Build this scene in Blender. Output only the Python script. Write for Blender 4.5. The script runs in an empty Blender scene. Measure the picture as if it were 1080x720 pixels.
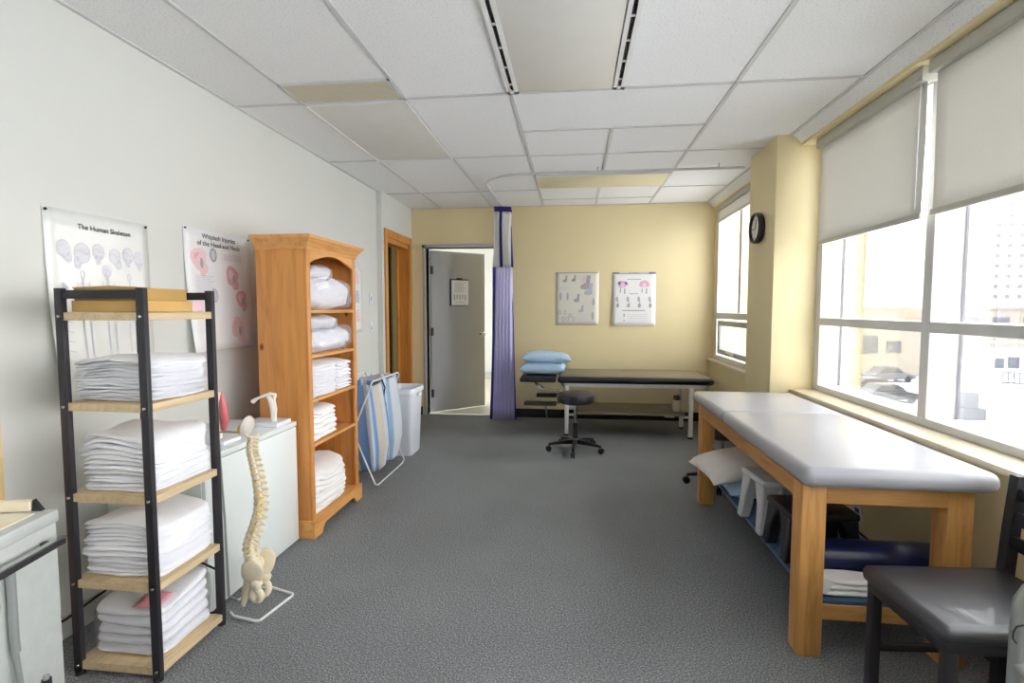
import bpy, bmesh, math, random
from mathutils import Vector, Matrix, noise
C = bpy.context.scene.collection
PI = math.pi
random.seed(4)

# ------------------------------------------------------------------ materials
def lin(c):
    r = []
    for v in c[:3]:
        v = v / 255.0
        r.append(v / 12.92 if v <= 0.04045 else ((v + 0.055) / 1.055) ** 2.4)
    return (r[0], r[1], r[2], 1.0)

def base(name):
    m = bpy.data.materials.new(name); m.use_nodes = True
    nt = m.node_tree
    return m, nt, nt.nodes['Principled BSDF']

def N(nt, kind, **kw):
    n = nt.nodes.new(kind)
    for k, v in kw.items():
        n.inputs[k].default_value = v
    return n

def coords(nt, scale=(1, 1, 1)):
    tc = nt.nodes.new('ShaderNodeTexCoord'); mp = nt.nodes.new('ShaderNodeMapping')
    mp.inputs['Scale'].default_value = scale
    nt.links.new(tc.outputs['Object'], mp.inputs['Vector'])
    return mp.outputs['Vector']

def ramp(nt, fac, stops):
    r = nt.nodes.new('ShaderNodeValToRGB')
    e = r.color_ramp.elements
    while len(e) < len(stops): e.new(0.5)
    for i, (p, c) in enumerate(stops):
        e[i].position = p; e[i].color = c
    nt.links.new(fac, r.inputs['Fac'])
    return r.outputs['Color']

def bump(nt, b, height, strength, dist=0.01):
    n = nt.nodes.new('ShaderNodeBump')
    n.inputs['Strength'].default_value = strength; n.inputs['Distance'].default_value = dist
    nt.links.new(height, n.inputs['Height']); nt.links.new(n.outputs['Normal'], b.inputs['Normal'])

def mat(name, c, rough=0.5, metal=0.0, var=0.06, scale=6.0, bmp=0.0, bscale=60.0, spec=0.5, coat=0.0, sheen=0.0):
    m, nt, b = base(name)
    v = coords(nt)
    nz = N(nt, 'ShaderNodeTexNoise', Scale=scale, Detail=4.0)
    nt.links.new(v, nz.inputs['Vector'])
    k = lin(c)
    lo = tuple(x * (1 - var) for x in k[:3]) + (1,); hi = tuple(min(1, x * (1 + var)) for x in k[:3]) + (1,)
    nt.links.new(ramp(nt, nz.outputs['Fac'], [(0.3, lo), (0.7, hi)]), b.inputs['Base Color'])
    b.inputs['Roughness'].default_value = rough; b.inputs['Metallic'].default_value = metal
    b.inputs['Specular IOR Level'].default_value = spec
    b.inputs['Coat Weight'].default_value = coat
    b.inputs['Sheen Weight'].default_value = sheen
    if bmp:
        n2 = N(nt, 'ShaderNodeTexNoise', Scale=bscale, Detail=3.0)
        nt.links.new(v, n2.inputs['Vector'])
        bump(nt, b, n2.outputs['Fac'], bmp, 0.004)
    return m

def wood(name, c1, c2, axis='z', rough=0.4, knots=False, ring=9.0):
    m, nt, b = base(name)
    s = {'x': (0.8, 9, 9), 'y': (9, 0.8, 9), 'z': (9, 9, 0.8)}[axis]
    v = coords(nt, s)
    nz = N(nt, 'ShaderNodeTexNoise', Scale=ring * 0.55, Detail=5.0, Roughness=0.6, Distortion=0.7)
    nt.links.new(v, nz.inputs['Vector'])
    col = ramp(nt, nz.outputs['Fac'], [(0.25, lin(c2)), (0.5, lin(c1)), (0.75, lin(tuple(min(255, x * 1.06) for x in c1)))])
    if knots:
        vk = coords(nt, (1, 1, 0.6))
        vo = N(nt, 'ShaderNodeTexVoronoi', Scale=5.2)
        nt.links.new(vk, vo.inputs['Vector'])
        kc = ramp(nt, vo.outputs['Distance'], [(0.0, lin((96, 48, 18))), (0.045, lin((150, 90, 42))), (0.085, (1, 1, 1, 1))])
        mx = nt.nodes.new('ShaderNodeMix'); mx.data_type = 'RGBA'; mx.blend_type = 'MULTIPLY'
        mx.inputs[0].default_value = 1.0
        nt.links.new(col, mx.inputs[6]); nt.links.new(kc, mx.inputs[7])
        col = mx.outputs[2]
    nt.links.new(col, b.inputs['Base Color'])
    b.inputs['Roughness'].default_value = rough
    bump(nt, b, nz.outputs['Fac'], 0.15, 0.002)
    return m

def carpet():
    m, nt, b = base('grey_carpet')
    v = coords(nt)
    a = N(nt, 'ShaderNodeTexVoronoi', Scale=165.0); nt.links.new(v, a.inputs['Vector'])
    n1 = N(nt, 'ShaderNodeTexNoise', Scale=150.0, Detail=3.0); nt.links.new(v, n1.inputs['Vector'])
    n2 = N(nt, 'ShaderNodeTexNoise', Scale=1.6, Detail=3.0); nt.links.new(v, n2.inputs['Vector'])
    c1 = ramp(nt, n1.outputs['Fac'], [(0.3, lin((92, 95, 98))), (0.5, lin((130, 133, 136))), (0.7, lin((176, 178, 180)))])
    c2 = ramp(nt, n2.outputs['Fac'], [(0.3, (0.86, 0.86, 0.86, 1)), (0.7, (1.0, 1.0, 1.0, 1))])
    mx = nt.nodes.new('ShaderNodeMix'); mx.data_type = 'RGBA'; mx.blend_type = 'MULTIPLY'; mx.inputs[0].default_value = 1.0
    nt.links.new(c1, mx.inputs[6]); nt.links.new(c2, mx.inputs[7])
    nt.links.new(mx.outputs[2], b.inputs['Base Color'])
    b.inputs['Roughness'].default_value = 0.95; b.inputs['Specular IOR Level'].default_value = 0.15
    bump(nt, b, a.outputs['Distance'], 0.6, 0.006)
    return m

def ceiling_tile():
    m, nt, b = base('ceiling_tile')
    v = coords(nt)
    n1 = N(nt, 'ShaderNodeTexNoise', Scale=120.0, Detail=2.0); nt.links.new(v, n1.inputs['Vector'])
    c1 = ramp(nt, n1.outputs['Fac'], [(0.30, lin((216, 217, 218))), (0.42, lin((237, 238, 239))), (0.7, lin((241, 242, 243)))])
    nt.links.new(c1, b.inputs['Base Color'])
    b.inputs['Roughness'].default_value = 0.9
    bump(nt, b, n1.outputs['Fac'], 0.3, 0.003)
    return m

def brick(name, c1, c2, cm):
    m, nt, b = base(name)
    tc = nt.nodes.new('ShaderNodeTexCoord')
    sx = nt.nodes.new('ShaderNodeSeparateXYZ'); cb = nt.nodes.new('ShaderNodeCombineXYZ')
    ad = nt.nodes.new('ShaderNodeMath'); ad.operation = 'ADD'
    nt.links.new(tc.outputs['Object'], sx.inputs[0])
    nt.links.new(sx.outputs[0], ad.inputs[0]); nt.links.new(sx.outputs[1], ad.inputs[1])
    nt.links.new(ad.outputs[0], cb.inputs[0]); nt.links.new(sx.outputs[2], cb.inputs[1])
    t = nt.nodes.new('ShaderNodeTexBrick')
    t.inputs['Color1'].default_value = lin(c1); t.inputs['Color2'].default_value = lin(c2); t.inputs['Mortar'].default_value = lin(cm)
    t.inputs['Scale'].default_value = 1.0; t.inputs['Brick Width'].default_value = 0.21; t.inputs['Row Height'].default_value = 0.075
    t.inputs['Mortar Size'].default_value = 0.008
    nt.links.new(cb.outputs[0], t.inputs['Vector']); nt.links.new(t.outputs['Color'], b.inputs['Base Color'])
    b.inputs['Roughness'].default_value = 0.9
    return m

def clear(name, tint=(1, 1, 1), gloss=0.08, rough=0.02, diff=0.0):
    m = bpy.data.materials.new(name); m.use_nodes = True
    nt = m.node_tree; nt.nodes.clear()
    out = nt.nodes.new('ShaderNodeOutputMaterial')
    t = nt.nodes.new('ShaderNodeBsdfTransparent'); t.inputs[0].default_value = (*tint, 1)
    g = nt.nodes.new('ShaderNodeBsdfGlossy'); g.inputs['Roughness'].default_value = rough
    fr = nt.nodes.new('ShaderNodeLayerWeight'); fr.inputs[0].default_value = 0.25
    ml = nt.nodes.new('ShaderNodeMath'); ml.operation = 'MULTIPLY_ADD'
    ml.inputs[1].default_value = 0.5 if gloss > 0.05 else 0.25; ml.inputs[2].default_value = gloss * 0.4
    nt.links.new(fr.outputs['Fresnel'], ml.inputs[0])
    mx = nt.nodes.new('ShaderNodeMixShader')
    nt.links.new(ml.outputs[0], mx.inputs[0]); nt.links.new(t.outputs[0], mx.inputs[1]); nt.links.new(g.outputs[0], mx.inputs[2])
    last = mx
    if diff:
        d = nt.nodes.new('ShaderNodeBsdfDiffuse'); d.inputs[0].default_value = (0.85, 0.86, 0.88, 1)
        m2 = nt.nodes.new('ShaderNodeMixShader'); m2.inputs[0].default_value = diff
        nt.links.new(mx.outputs[0], m2.inputs[1]); nt.links.new(d.outputs[0], m2.inputs[2]); last = m2
    nt.links.new(last.outputs[0], out.inputs[0])
    return m

def fabric_translucent(name, c, trans=0.35):
    m = bpy.data.materials.new(name); m.use_nodes = True
    nt = m.node_tree; nt.nodes.clear()
    out = nt.nodes.new('ShaderNodeOutputMaterial')
    v = coords(nt)
    w = N(nt, 'ShaderNodeTexNoise', Scale=300.0); nt.links.new(v, w.inputs['Vector'])
    k = lin(c)
    col = ramp(nt, w.outputs['Fac'], [(0.3, tuple(x * .93 for x in k[:3]) + (1,)), (0.7, k)])
    d = nt.nodes.new('ShaderNodeBsdfDiffuse'); t = nt.nodes.new('ShaderNodeBsdfTranslucent')
    nt.links.new(col, d.inputs[0]); nt.links.new(col, t.inputs[0])
    mx = nt.nodes.new('ShaderNodeMixShader'); mx.inputs[0].default_value = trans
    nt.links.new(d.outputs[0], mx.inputs[1]); nt.links.new(t.outputs[0], mx.inputs[2])
    nt.links.new(mx.outputs[0], out.inputs[0])
    return m

def emit(name, c, s):
    m = bpy.data.materials.new(name); m.use_nodes = True
    nt = m.node_tree; b = nt.nodes['Principled BSDF']
    b.inputs['Base Color'].default_value = lin(c)
    b.inputs['Emission Color'].default_value = lin(c); b.inputs['Emission Strength'].default_value = s
    return m

M = {}
M['wall_white'] = mat('white_wall_paint', (213, 214, 209), 0.75, var=0.015, scale=1.5, bmp=0.05, bscale=200)
M['wall_yellow'] = mat('cream_yellow_wall_paint', (231, 216, 172), 0.7, var=0.015, scale=1.5, bmp=0.05, bscale=200)
M['carpet'] = carpet()
M['tile'] = ceiling_tile()
M['grid'] = mat('ceiling_grid_paint', (206, 207, 206), 0.5, var=0.02)
M['diffuser'] = mat('prismatic_lens', (224, 223, 218), 0.35, var=0.02, bmp=0.3, bscale=250)
M['diffuser_cream'] = mat('cream_lens', (232, 224, 190), 0.4, var=0.02, bmp=0.3, bscale=250)
M['white_metal'] = mat('white_painted_metal', (232, 232, 230), 0.35, var=0.02)
M['white_lam'] = mat('white_laminate', (226, 232, 230), 0.35, var=0.015)
M['white_plastic'] = mat('white_plastic', (226, 230, 238), 0.35, var=0.02)
M['frame_white'] = mat('window_frame_paint', (206, 206, 204), 0.4, var=0.02)
M['reveal'] = mat('window_reveal_white', (236, 236, 236), 0.5, var=0.02)
M['gasket'] = mat('dark_violet_gasket', (64, 58, 78), 0.5)
M['black'] = mat('black_rubber', (26, 26, 28), 0.6)
M['black_vinyl'] = mat('black_vinyl', (30, 31, 37), 0.36, bmp=0.15, bscale=220)
M['chair_vinyl'] = mat('chair_black_vinyl', (32, 33, 40), 0.46, bmp=0.02, bscale=260, spec=1.0, coat=0.25)
M['black_metal'] = mat('black_metal', (38, 36, 42), 0.5)
M['chrome'] = mat('chrome', (205, 205, 205), 0.18, metal=1.0)
M['steel'] = mat('brushed_stainless', (206, 210, 207), 0.36, metal=0.35, var=0.04, scale=30)
M['grey_vinyl'] = mat('grey_vinyl', (164, 164, 170), 0.3, var=0.03, bmp=0.02, bscale=160, spec=0.55)
M['brown_shelf_and_sheen'] = mat('taupe_shelf_and_sheen', (122, 112, 92), 0.32, var=0.03)  # brown of the couch's lower shelf, also the painted reflection on its cushion
M['oak_z'] = wood('honey_oak_upright', (206, 152, 88), (176, 120, 60), 'z', 0.4)
M['oak_x'] = wood('honey_oak_crosswise', (200, 148, 88), (168, 114, 60), 'x', 0.4)
M['oak_y'] = wood('honey_oak_lengthwise', (192, 140, 82), (160, 108, 56), 'y', 0.4)
M['pine_z'] = wood('knotty_pine_upright', (206, 142, 76), (184, 118, 54), 'z', 0.38, knots=True, ring=6)
M['pine_y'] = wood('pine_lengthwise', (216, 158, 92), (192, 128, 64), 'y', 0.38, ring=6)
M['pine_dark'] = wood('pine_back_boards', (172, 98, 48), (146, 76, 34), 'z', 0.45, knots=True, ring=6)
M['ash_y'] = wood('light_wood_shelf', (204, 182, 146), (182, 158, 118), 'y', 0.5)
M['door_pine'] = wood('door_casing_pine', (204, 138, 66), (180, 112, 44), 'z', 0.4, ring=6)
M['sill'] = mat('beige_sill', (226, 214, 186), 0.3, var=0.04)
M['card'] = mat('brown_cardboard', (200, 162, 98), 0.8, var=0.05, scale=12)
M['card_dark'] = mat('cardboard_lid', (182, 146, 84), 0.8, var=0.05, scale=12)
M['pink_lab'] = mat('pink_label', (226, 160, 172), 0.6)
M['pink_pale'] = mat('pale_pink_label', (224, 188, 196), 0.6)
M['linen'] = mat('white_cotton', (238, 238, 242), 0.9, var=0.03, scale=15, bmp=0.25, bscale=130, sheen=0.2)
M['linen_warm'] = mat('white_terry', (242, 240, 238), 0.95, var=0.03, scale=15, bmp=0.4, bscale=200, sheen=0.2)
M['blue_pillow'] = mat('light_blue_cover', (178, 208, 234), 0.8, var=0.05, scale=14, bmp=0.15, bscale=90)
M['pale_pillow'] = mat('off_white_cover', (220, 216, 212), 0.8, var=0.03, scale=14, bmp=0.15, bscale=90)
M['grey_plastic'] = mat('grey_plastic', (190, 192, 192), 0.4)
M['black_plastic'] = mat('black_plastic', (34, 34, 40), 0.35)
M['blue_vinyl'] = mat('dark_blue_vinyl', (20, 32, 76), 0.33, bmp=0.05)
M['blue_board'] = mat('slate_blue_laminate', (72, 98, 128), 0.5, var=0.05)
M['grey_door'] = mat('grey_door_paint', (170, 170, 170), 0.45, var=0.02)
M['grey_frame'] = mat('grey_frame_paint', (182, 182, 178), 0.45, var=0.02)
M['paper'] = mat('white_paper', (236, 236, 236), 0.45, var=0.01)
M['paper_gloss'] = mat('laminated_paper', (228, 229, 226), 0.18, var=0.01)
M['paper_grey'] = mat('aged_paper', (222, 219, 208), 0.5, var=0.01)
M['ink'] = mat('dark_ink', (74, 74, 80), 0.6)
M['ink_grey'] = mat('grey_ink', (168, 168, 172), 0.6)
M['ink_lav'] = mat('pale_lavender_ink', (204, 204, 214), 0.5)
M['ink_faint'] = mat('faint_lavender_ink', (216, 215, 220), 0.4)
M['ink_lav2'] = mat('mid_lavender_ink', (186, 186, 202), 0.5)
M['ink_pink'] = mat('pink_ink', (236, 204, 207), 0.5)
M['ink_pink2'] = mat('deep_pink_ink', (226, 176, 184), 0.5)
M['ink_mag'] = mat('magenta_ink', (220, 174, 216), 0.5)
M['ink_purple'] = mat('purple_ink', (122, 110, 162), 0.5)
M['bone'] = mat('ivory_bone', (228, 216, 190), 0.5, var=0.05, scale=20)
M['bone_grey'] = mat('grey_bone', (204, 196, 188), 0.5)
M['bone_white'] = mat('white_bone', (240, 234, 224), 0.45)
M['nerve'] = mat('yellow_nerve', (232, 186, 30), 0.4)
M['muscle'] = mat('red_muscle', (206, 104, 112), 0.45)
M['curt_violet'] = fabric_translucent('violet_cloth', (218, 214, 250), 0.2)
M['curt_violet2'] = fabric_translucent('violet_band', (84, 74, 160), 0.25)
M['curt_mesh'] = fabric_translucent('white_net', (248, 248, 246), 0.3)
M['blind'] = fabric_translucent('beige_blind_cloth', (220, 218, 212), 0.30)
M['blind_metal'] = mat('blind_cassette', (190, 188, 178), 0.4, var=0.02)
M['stripe_w'] = fabric_translucent('white_stripe', (226, 230, 236), 0.25)
M['stripe_b'] = fabric_translucent('blue_stripe', (132, 172, 222), 0.25)
M['stripe_lb'] = fabric_translucent('sky_stripe', (176, 206, 232), 0.25)
M['stripe_c'] = fabric_translucent('cream_stripe', (220, 212, 198), 0.25)
M['glass'] = clear('window_glass')
M['wrap'] = clear('clear_plastic_film', (0.97, 0.97, 0.98), 0.04, 0.15, 0.10)
M['bagwrap'] = clear('milky_plastic_film', (0.96, 0.95, 0.97), 0.04, 0.2, 0.22)
M['vinyl_floor'] = mat('pale_vinyl_floor', (216, 212, 198), 0.35, var=0.03)
M['dark_glass'] = mat('dark_glass', (34, 30, 26), 0.25)
M['olive'] = mat('olive_drape', (122, 108, 66), 0.8)
M['lamp_on'] = emit('lit_ceiling_panel', (255, 252, 244), 8.0)
M['face'] = mat('clock_face', (236, 234, 226), 0.4, var=0.01)
M['brickwork'] = brick('buff_brick', (140, 126, 98), (132, 116, 88), (146, 138, 118))
M['brick_red'] = brick('orange_brick', (160, 128, 112), (152, 120, 104), (156, 140, 126))
M['concrete'] = mat('pale_concrete', (200, 200, 198), 0.9)
M['asphalt'] = mat('whitened_asphalt', (224, 225, 228), 0.9)  # asphalt whitened without real snow, to bounce daylight up onto the ceiling
M['out_glass'] = mat('facade_glass', (52, 55, 60), 0.3)
M['out_grey'] = mat('weathered_grey', (78, 80, 86), 0.8)
M['out_tan'] = mat('tan_render', (130, 124, 114), 0.8)
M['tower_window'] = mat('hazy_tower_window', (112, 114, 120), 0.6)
M['car_white'] = mat('car_paint_white', (220, 220, 222), 0.3)
M['car_grey'] = mat('car_paint_grey', (74, 78, 84), 0.3)
M['car_black'] = mat('car_paint_black', (44, 46, 52), 0.3)
M['plant'] = mat('dry_green_leaves', (116, 110, 70), 0.7)
M['pot'] = mat('pale_pot', (206, 190, 172), 0.6)
M['pale_board'] = wood('pale_maple', (226, 196, 140), (206, 172, 112), 'z', 0.5)
M['dusty_metal'] = mat('dull_grey_metal', (150, 154, 152), 0.4, metal=0.4)

# ------------------------------------------------------------------ mesh builder
class MB:
    def __init__(s):
        s.bm = bmesh.new(); s.mats = []; s.cur = 0
    def m(s, mm):
        mm = M[mm] if isinstance(mm, str) else mm
        if mm not in s.mats: s.mats.append(mm)
        s.cur = s.mats.index(mm); return s
    def _faces(s, fs):
        for f in fs: f.material_index = s.cur; f.smooth = True
    def box(s, x0, x1, y0, y1, z0, z1, bev=0.0, seg=2, mtx=None):
        t = bmesh.new()
        bmesh.ops.create_cube(t, size=1.0)
        for v in t.verts:
            v.co = Vector(((x0 + x1) / 2 + v.co.x * (x1 - x0), (y0 + y1) / 2 + v.co.y * (y1 - y0), (z0 + z1) / 2 + v.co.z * (z1 - z0)))
        if bev:
            bmesh.ops.bevel(t, geom=t.edges[:], offset=bev, segments=seg, profile=0.5, affect='EDGES')
        s.merge(t, mtx); return s
    def merge(s, t, mtx=None):
        mp = {}
        for v in t.verts:
            mp[v] = s.bm.verts.new(mtx @ v.co if mtx else v.co)
        nf = []
        for f in t.faces:
            try: nf.append(s.bm.faces.new([mp[v] for v in f.verts]))
            except ValueError: pass
        s._faces(nf); t.free()
    def rings(s, rs, closed=True, cap=True):
        vs = [[s.bm.verts.new(p) for p in r] for r in rs]
        n = len(rs[0]); fs = []
        for a, b in zip(vs[:-1], vs[1:]):
            for i in range(n if closed else n - 1):
                j = (i + 1) % n
                fs.append(s.bm.faces.new((a[i], a[j], b[j], b[i])))
        if cap and closed:
            fs.append(s.bm.faces.new(vs[0][::-1])); fs.append(s.bm.faces.new(vs[-1]))
        s._faces(fs); return fs
    def tube(s, pts, r, seg=10, rad=None):
        P = [Vector(p) for p in pts]; rs = []
        d0 = (P[1] - P[0]).normalized()
        up = Vector((0, 0, 1)) if abs(d0.z) < 0.9 else Vector((1, 0, 0))
        u = d0.cross(up).normalized()
        for i, p in enumerate(P):
            d = (P[min(i + 1, len(P) - 1)] - P[max(i - 1, 0)]).normalized()
            u = (u - d * u.dot(d)).normalized(); w = d.cross(u)
            rr = rad[i] if rad else r
            rs.append([p + (u * math.cos(2 * PI * k / seg) + w * math.sin(2 * PI * k / seg)) * rr for k in range(seg)])
        s.rings(rs); return s
    def cyl(s, p0, p1, r, r1=None, seg=20):
        return s.tube([p0, p1], r, seg, [r, r if r1 is None else r1])
    def lathe(s, prof, c=(0, 0, 0), seg=32, mtx=None):
        c = Vector(c); rs = []
        for r, z in prof:
            ring = [Vector((r * math.cos(2 * PI * k / seg), r * math.sin(2 * PI * k / seg), z)) for k in range(seg)]
            rs.append([c + (mtx @ p if mtx else p) for p in ring])
        s.rings(rs); return s
    def prism(s, poly, fn, d0, d1):
        a = [s.bm.verts.new(fn(p, d0)) for p in poly]; b = [s.bm.verts.new(fn(p, d1)) for p in poly]
        n = len(poly); fs = [s.bm.faces.new(a[::-1]), s.bm.faces.new(b)]
        for i in range(n):
            fs.append(s.bm.faces.new((a[i], a[(i + 1) % n], b[(i + 1) % n], b[i])))
        s._faces(fs); return s
    def blob(s, c, r, e1=1.0, e2=1.0, amp=0.0, fr=8.0, seed=0.0, nu=32, nv=16, mtx=None):
        c = Vector(c)
        def pw(x, e): return math.copysign(abs(x) ** e, x)
        rs = []
        for j in range(nv + 1):
            th = -PI / 2 + PI * j / nv
            th = max(-PI / 2 + 0.02, min(PI / 2 - 0.02, th))
            ring = []
            for i in range(nu):
                ph = 2 * PI * i / nu
                p = Vector((r[0] * pw(math.cos(th), e1) * pw(math.cos(ph), e2), r[1] * pw(math.cos(th), e1) * pw(math.sin(ph), e2), r[2] * pw(math.sin(th), e1)))
                if amp:
                    q = Vector((p.x * fr + seed, p.y * fr - seed, p.z * fr * 1.5 + seed * 2))
                    p += Vector((noise.noise(q), noise.noise(q + Vector((9, 3, 1))), noise.noise(q + Vector((2, 7, 5))))) * amp
                ring.append(c + (mtx @ p if mtx else p))
            rs.append(ring)
        s.rings(rs); return s
    def quad(s, a, b, c, d):
        f = s.bm.faces.new([s.bm.verts.new(p) for p in (a, b, c, d)]); s._faces([f]); return s
    def poly(s, pts):
        f = s.bm.faces.new([s.bm.verts.new(p) for p in pts]); s._faces([f]); return s
    def build(s, name, parent=None, m=None, angle=40, local=False, flip=True):
        if m is not None and not s.mats: s.m(m)
        bm = s.bm
        if flip: bmesh.ops.recalc_face_normals(bm, faces=bm.faces)
        o = bpy.data.objects.new(name, None)
        me = bpy.data.meshes.new(name)
        if parent is None:
            xs = [v.co for v in bm.verts]
            org = Vector(((min(v.x for v in xs) + max(v.x for v in xs)) / 2, (min(v.y for v in xs) + max(v.y for v in xs)) / 2, min(v.z for v in xs)))
        elif local: org = Vector((0, 0, 0))
        else:
            org = Vector(); p = parent
            while p: org += Vector(p.location); p = p.parent
        if org.length: bmesh.ops.translate(bm, verts=bm.verts, vec=-org)
        bm.to_mesh(me); bm.free()
        for mm in s.mats: me.materials.append(mm)
        me.set_sharp_from_angle(angle=math.radians(angle))
        bpy.data.objects.remove(o)
        o = bpy.data.objects.new(name, me); C.objects.link(o)
        if parent is None: o.location = org
        else: o.parent = parent
        return o

def B(mname): return MB().m(mname)

def tag(o, label=None, cat=None, group=None, kind=None):
    if label: o['label'] = label
    if cat: o['category'] = cat
    if group: o['group'] = group
    if kind: o['kind'] = kind
    return o

def thing(name, label, cat, loc=(0, 0, 0), rz=0.0, group=None):
    o = bpy.data.objects.new(name, None); C.objects.link(o)
    o.empty_display_size = 0.05
    o.location = loc; o.rotation_euler = (0, 0, rz)
    return tag(o, label, cat, group)

def struct(o): o['kind'] = 'structure'; return o

def dup(root, loc, rz, label, group=None):
    r = root.copy(); C.objects.link(r); r.location = loc; r.rotation_euler = (0, 0, rz); r['label'] = label
    if group: r['group'] = group
    for ch in list(root.children):
        c = ch.copy(); C.objects.link(c); c.parent = r
        for g in list(ch.children):
            d = g.copy(); C.objects.link(d); d.parent = c
    return r

# ------------------------------------------------------------------ room constants
H = 2.535; XL = -2.03; XL2 = -1.975; YJ = 5.25; YB = 6.27; YN = -2.4; XR = 1.57

# floor / ceiling
struct(B('carpet').box(-2.2, 1.95, YN - 0.1, YB + 0.06, -0.12, 0.0).build('floor'))
c = B('tile').box(-2.2, 1.95, YN - 0.1, YB + 0.15, H, H + 0.12)
struct(c.build('ceiling'))
# T-bar grid
g = B('grid')
def gx(y, x0, x1): g.box(x0, x1, y - 0.011, y + 0.011, H - 0.006, H + 0.004)
def gy(x, y0, y1): g.box(x - 0.011, x + 0.011, y0, y1, H - 0.006, H + 0.004)
cols = [-2.03, -1.60, -0.975, -0.36, 0.25, 0.86, 1.50]
for x in (-1.60, -0.975, -0.36, 0.86): gy(x, YN, YB)
gy(0.25, YN, 3.0); gy(0.25, 3.66, 4.84); gy(0.25, 5.34, YB)
for y in (3.0,): gx(y, -2.03, 1.50)
for y in (4.2, 5.42): gx(y, -2.03, -0.36)
gx(4.84, -2.03, -0.36) if False else None
for y in (3.64, 4.22, 4.84, 5.34, 5.9): gx(y, -0.36, 0.86)
for y in (4.22, 5.42): gx(y, 0.86, 1.50)
for y in (1.78, 0.56, -0.66, -1.88): gx(y, -2.03, 1.50)
gx(YB - 0.012, -2.03, 1.57); g.box(XL, XL + 0.02, YN, YB, H - 0.008, H + 0.004); g.box(1.49, 1.51, YN, YB, H - 0.008, H + 0.004)
struct(g.build('ceiling_grid'))
# stepped white moulding above the windows
t = B('grid'); t.m('tile')
t.prism([(1.51, H), (1.60, H), (1.60, 2.475), (1.57, 2.475)], lambda p, d: (p[0], d, p[1]), YN, 3.93)
t.prism([(1.51, H), (1.60, H), (1.60, 2.475), (1.57, 2.475)], lambda p, d: (p[0], d, p[1]), 4.48, YB)
struct(t.build('trim_1'))

# walls
w = B('wall_white')
w.box(XL - 0.15, XL, YN - 0.1, YJ, 0, H + 0.1)
w.box(XL - 0.15, XL2, YJ, 5.37, 0, H + 0.1)
w.box(XL - 0.15, XL2, 5.37, 6.15, 2.10, H + 0.1)
w.box(XL - 0.15, XL2, 6.15, YB + 0.1, 0, H + 0.1)
struct(w.build('wall_left'))
w = B('wall_yellow')
w.box(XL - 0.1, -1.80, YB, YB + 0.12, 0, H + 0.1)
w.box(-1.80, -0.90, YB, YB + 0.12, 2.06, H + 0.1)
w.box(-0.90, 2.0, YB, YB + 0.12, 0, H + 0.1)
struct(w.build('wall_back'))
struct(B('wall_white').box(XL - 0.15, 2.0, YN - 0.15, YN, 0, H + 0.1).build('wall_front'))
w = B('wall_yellow')
w.box(XR, 1.95, YN - 0.1, YB + 0.1, 0, 0.725)
w.box(XR, 1.95, YN - 0.1, YB + 0.1, 2.455, H + 0.1)
w.box(1.60, 1.95, 6.20, YB + 0.1, 0.72, 2.46)
w.box(XR, 1.95, YN - 0.1, YN + 0.35, 0.72, 2.46)
struct(w.build('wall_right'))
struct(B('wall_yellow').box(1.41, 1.95, 3.93, 4.48, 0, H + 0.05, bev=0.004).build('pillar'))
# baseboards
b = B('black'); b.box(-2.0, -1.86, YB - 0.008, YB, 0, 0.105); b.box(-0.84, XR, YB - 0.008, YB, 0, 0.105)
struct(b.build('baseboard_back'))
b = B('wall_white'); b.box(XL, XL + 0.014, YN, YJ - 0.002, 0, 0.10, bev=0.003)
struct(b.build('baseboard_left'))
b = B('black'); b.box(XR - 0.008, XR, YN, 3.92, 0, 0.10); b.box(1.402, 1.41, 3.93, 4.48, 0, 0.10); b.box(1.402, XR, 3.922, 3.93, 0, 0.10); b.box(XR - 0.008, XR, 4.49, YB - 0.01, 0, 0.10)
struct(b.build('baseboard_right'))
# sills
b = B('sill'); b.box(1.545, 1.95, YN + 0.35, 3.929, 0.722, 0.75, bev=0.004); b.box(1.535, 1.95, 4.481, YB - 0.002, 0.722, 0.75, bev=0.004)
struct(b.build('trim_2'))

# ------------------------------------------------------------------ near window band
wx0, wx1 = 1.70, 1.85
f = B('frame_white')
wy0, wy1 = YN + 0.36, 3.928
f.box(wx0, wx1, wy0, wy1, 0.752, 0.79); f.box(wx0, wx1, wy0, wy1, 2.40, 2.453)
f.box(wx0 + .0015, 1.76, wy0, wy1, 1.208, 1.258)
mull = [2.755, 1.67, 0.585, -0.5, -1.55]
f.box(wx0, wx1, 3.85, 3.928, 0.79, 2.40)
for y in mull: f.box(wx0, wx1, y - 0.032, y + 0.032, 0.79, 2.40, bev=0.003)
f.box(wx0, wx1, wy0, wy0 + 0.06, 0.79, 2.40)
win = struct(f.build('window_1'))
win['label'] = 'wide white-framed window band under two roller blinds'
k = B('gasket')
for y in [3.85 - 0.0] + [m_ - 0.032 for m_ in mull]:
    k.box(1.833, 1.845, y - 0.008, y, 0.79, 1.208); k.box(1.833, 1.845, y - 0.008, y, 1.258, 2.40)
k.build('gasket', win)
edges = [3.85] + mull + [wy0 + 0.06]
for a, bb in zip(edges[:-1], edges[1:]):
    hi = a - (0.032 if a in mull else 0); lo = bb + (0.032 if bb in mull else 0)
    for z0, z1 in ((0.79, 1.208), (1.258, 2.40)):
        B('glass').box(1.828, 1.832, lo, hi, z0, z1).build('glass_pane', win)

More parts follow.
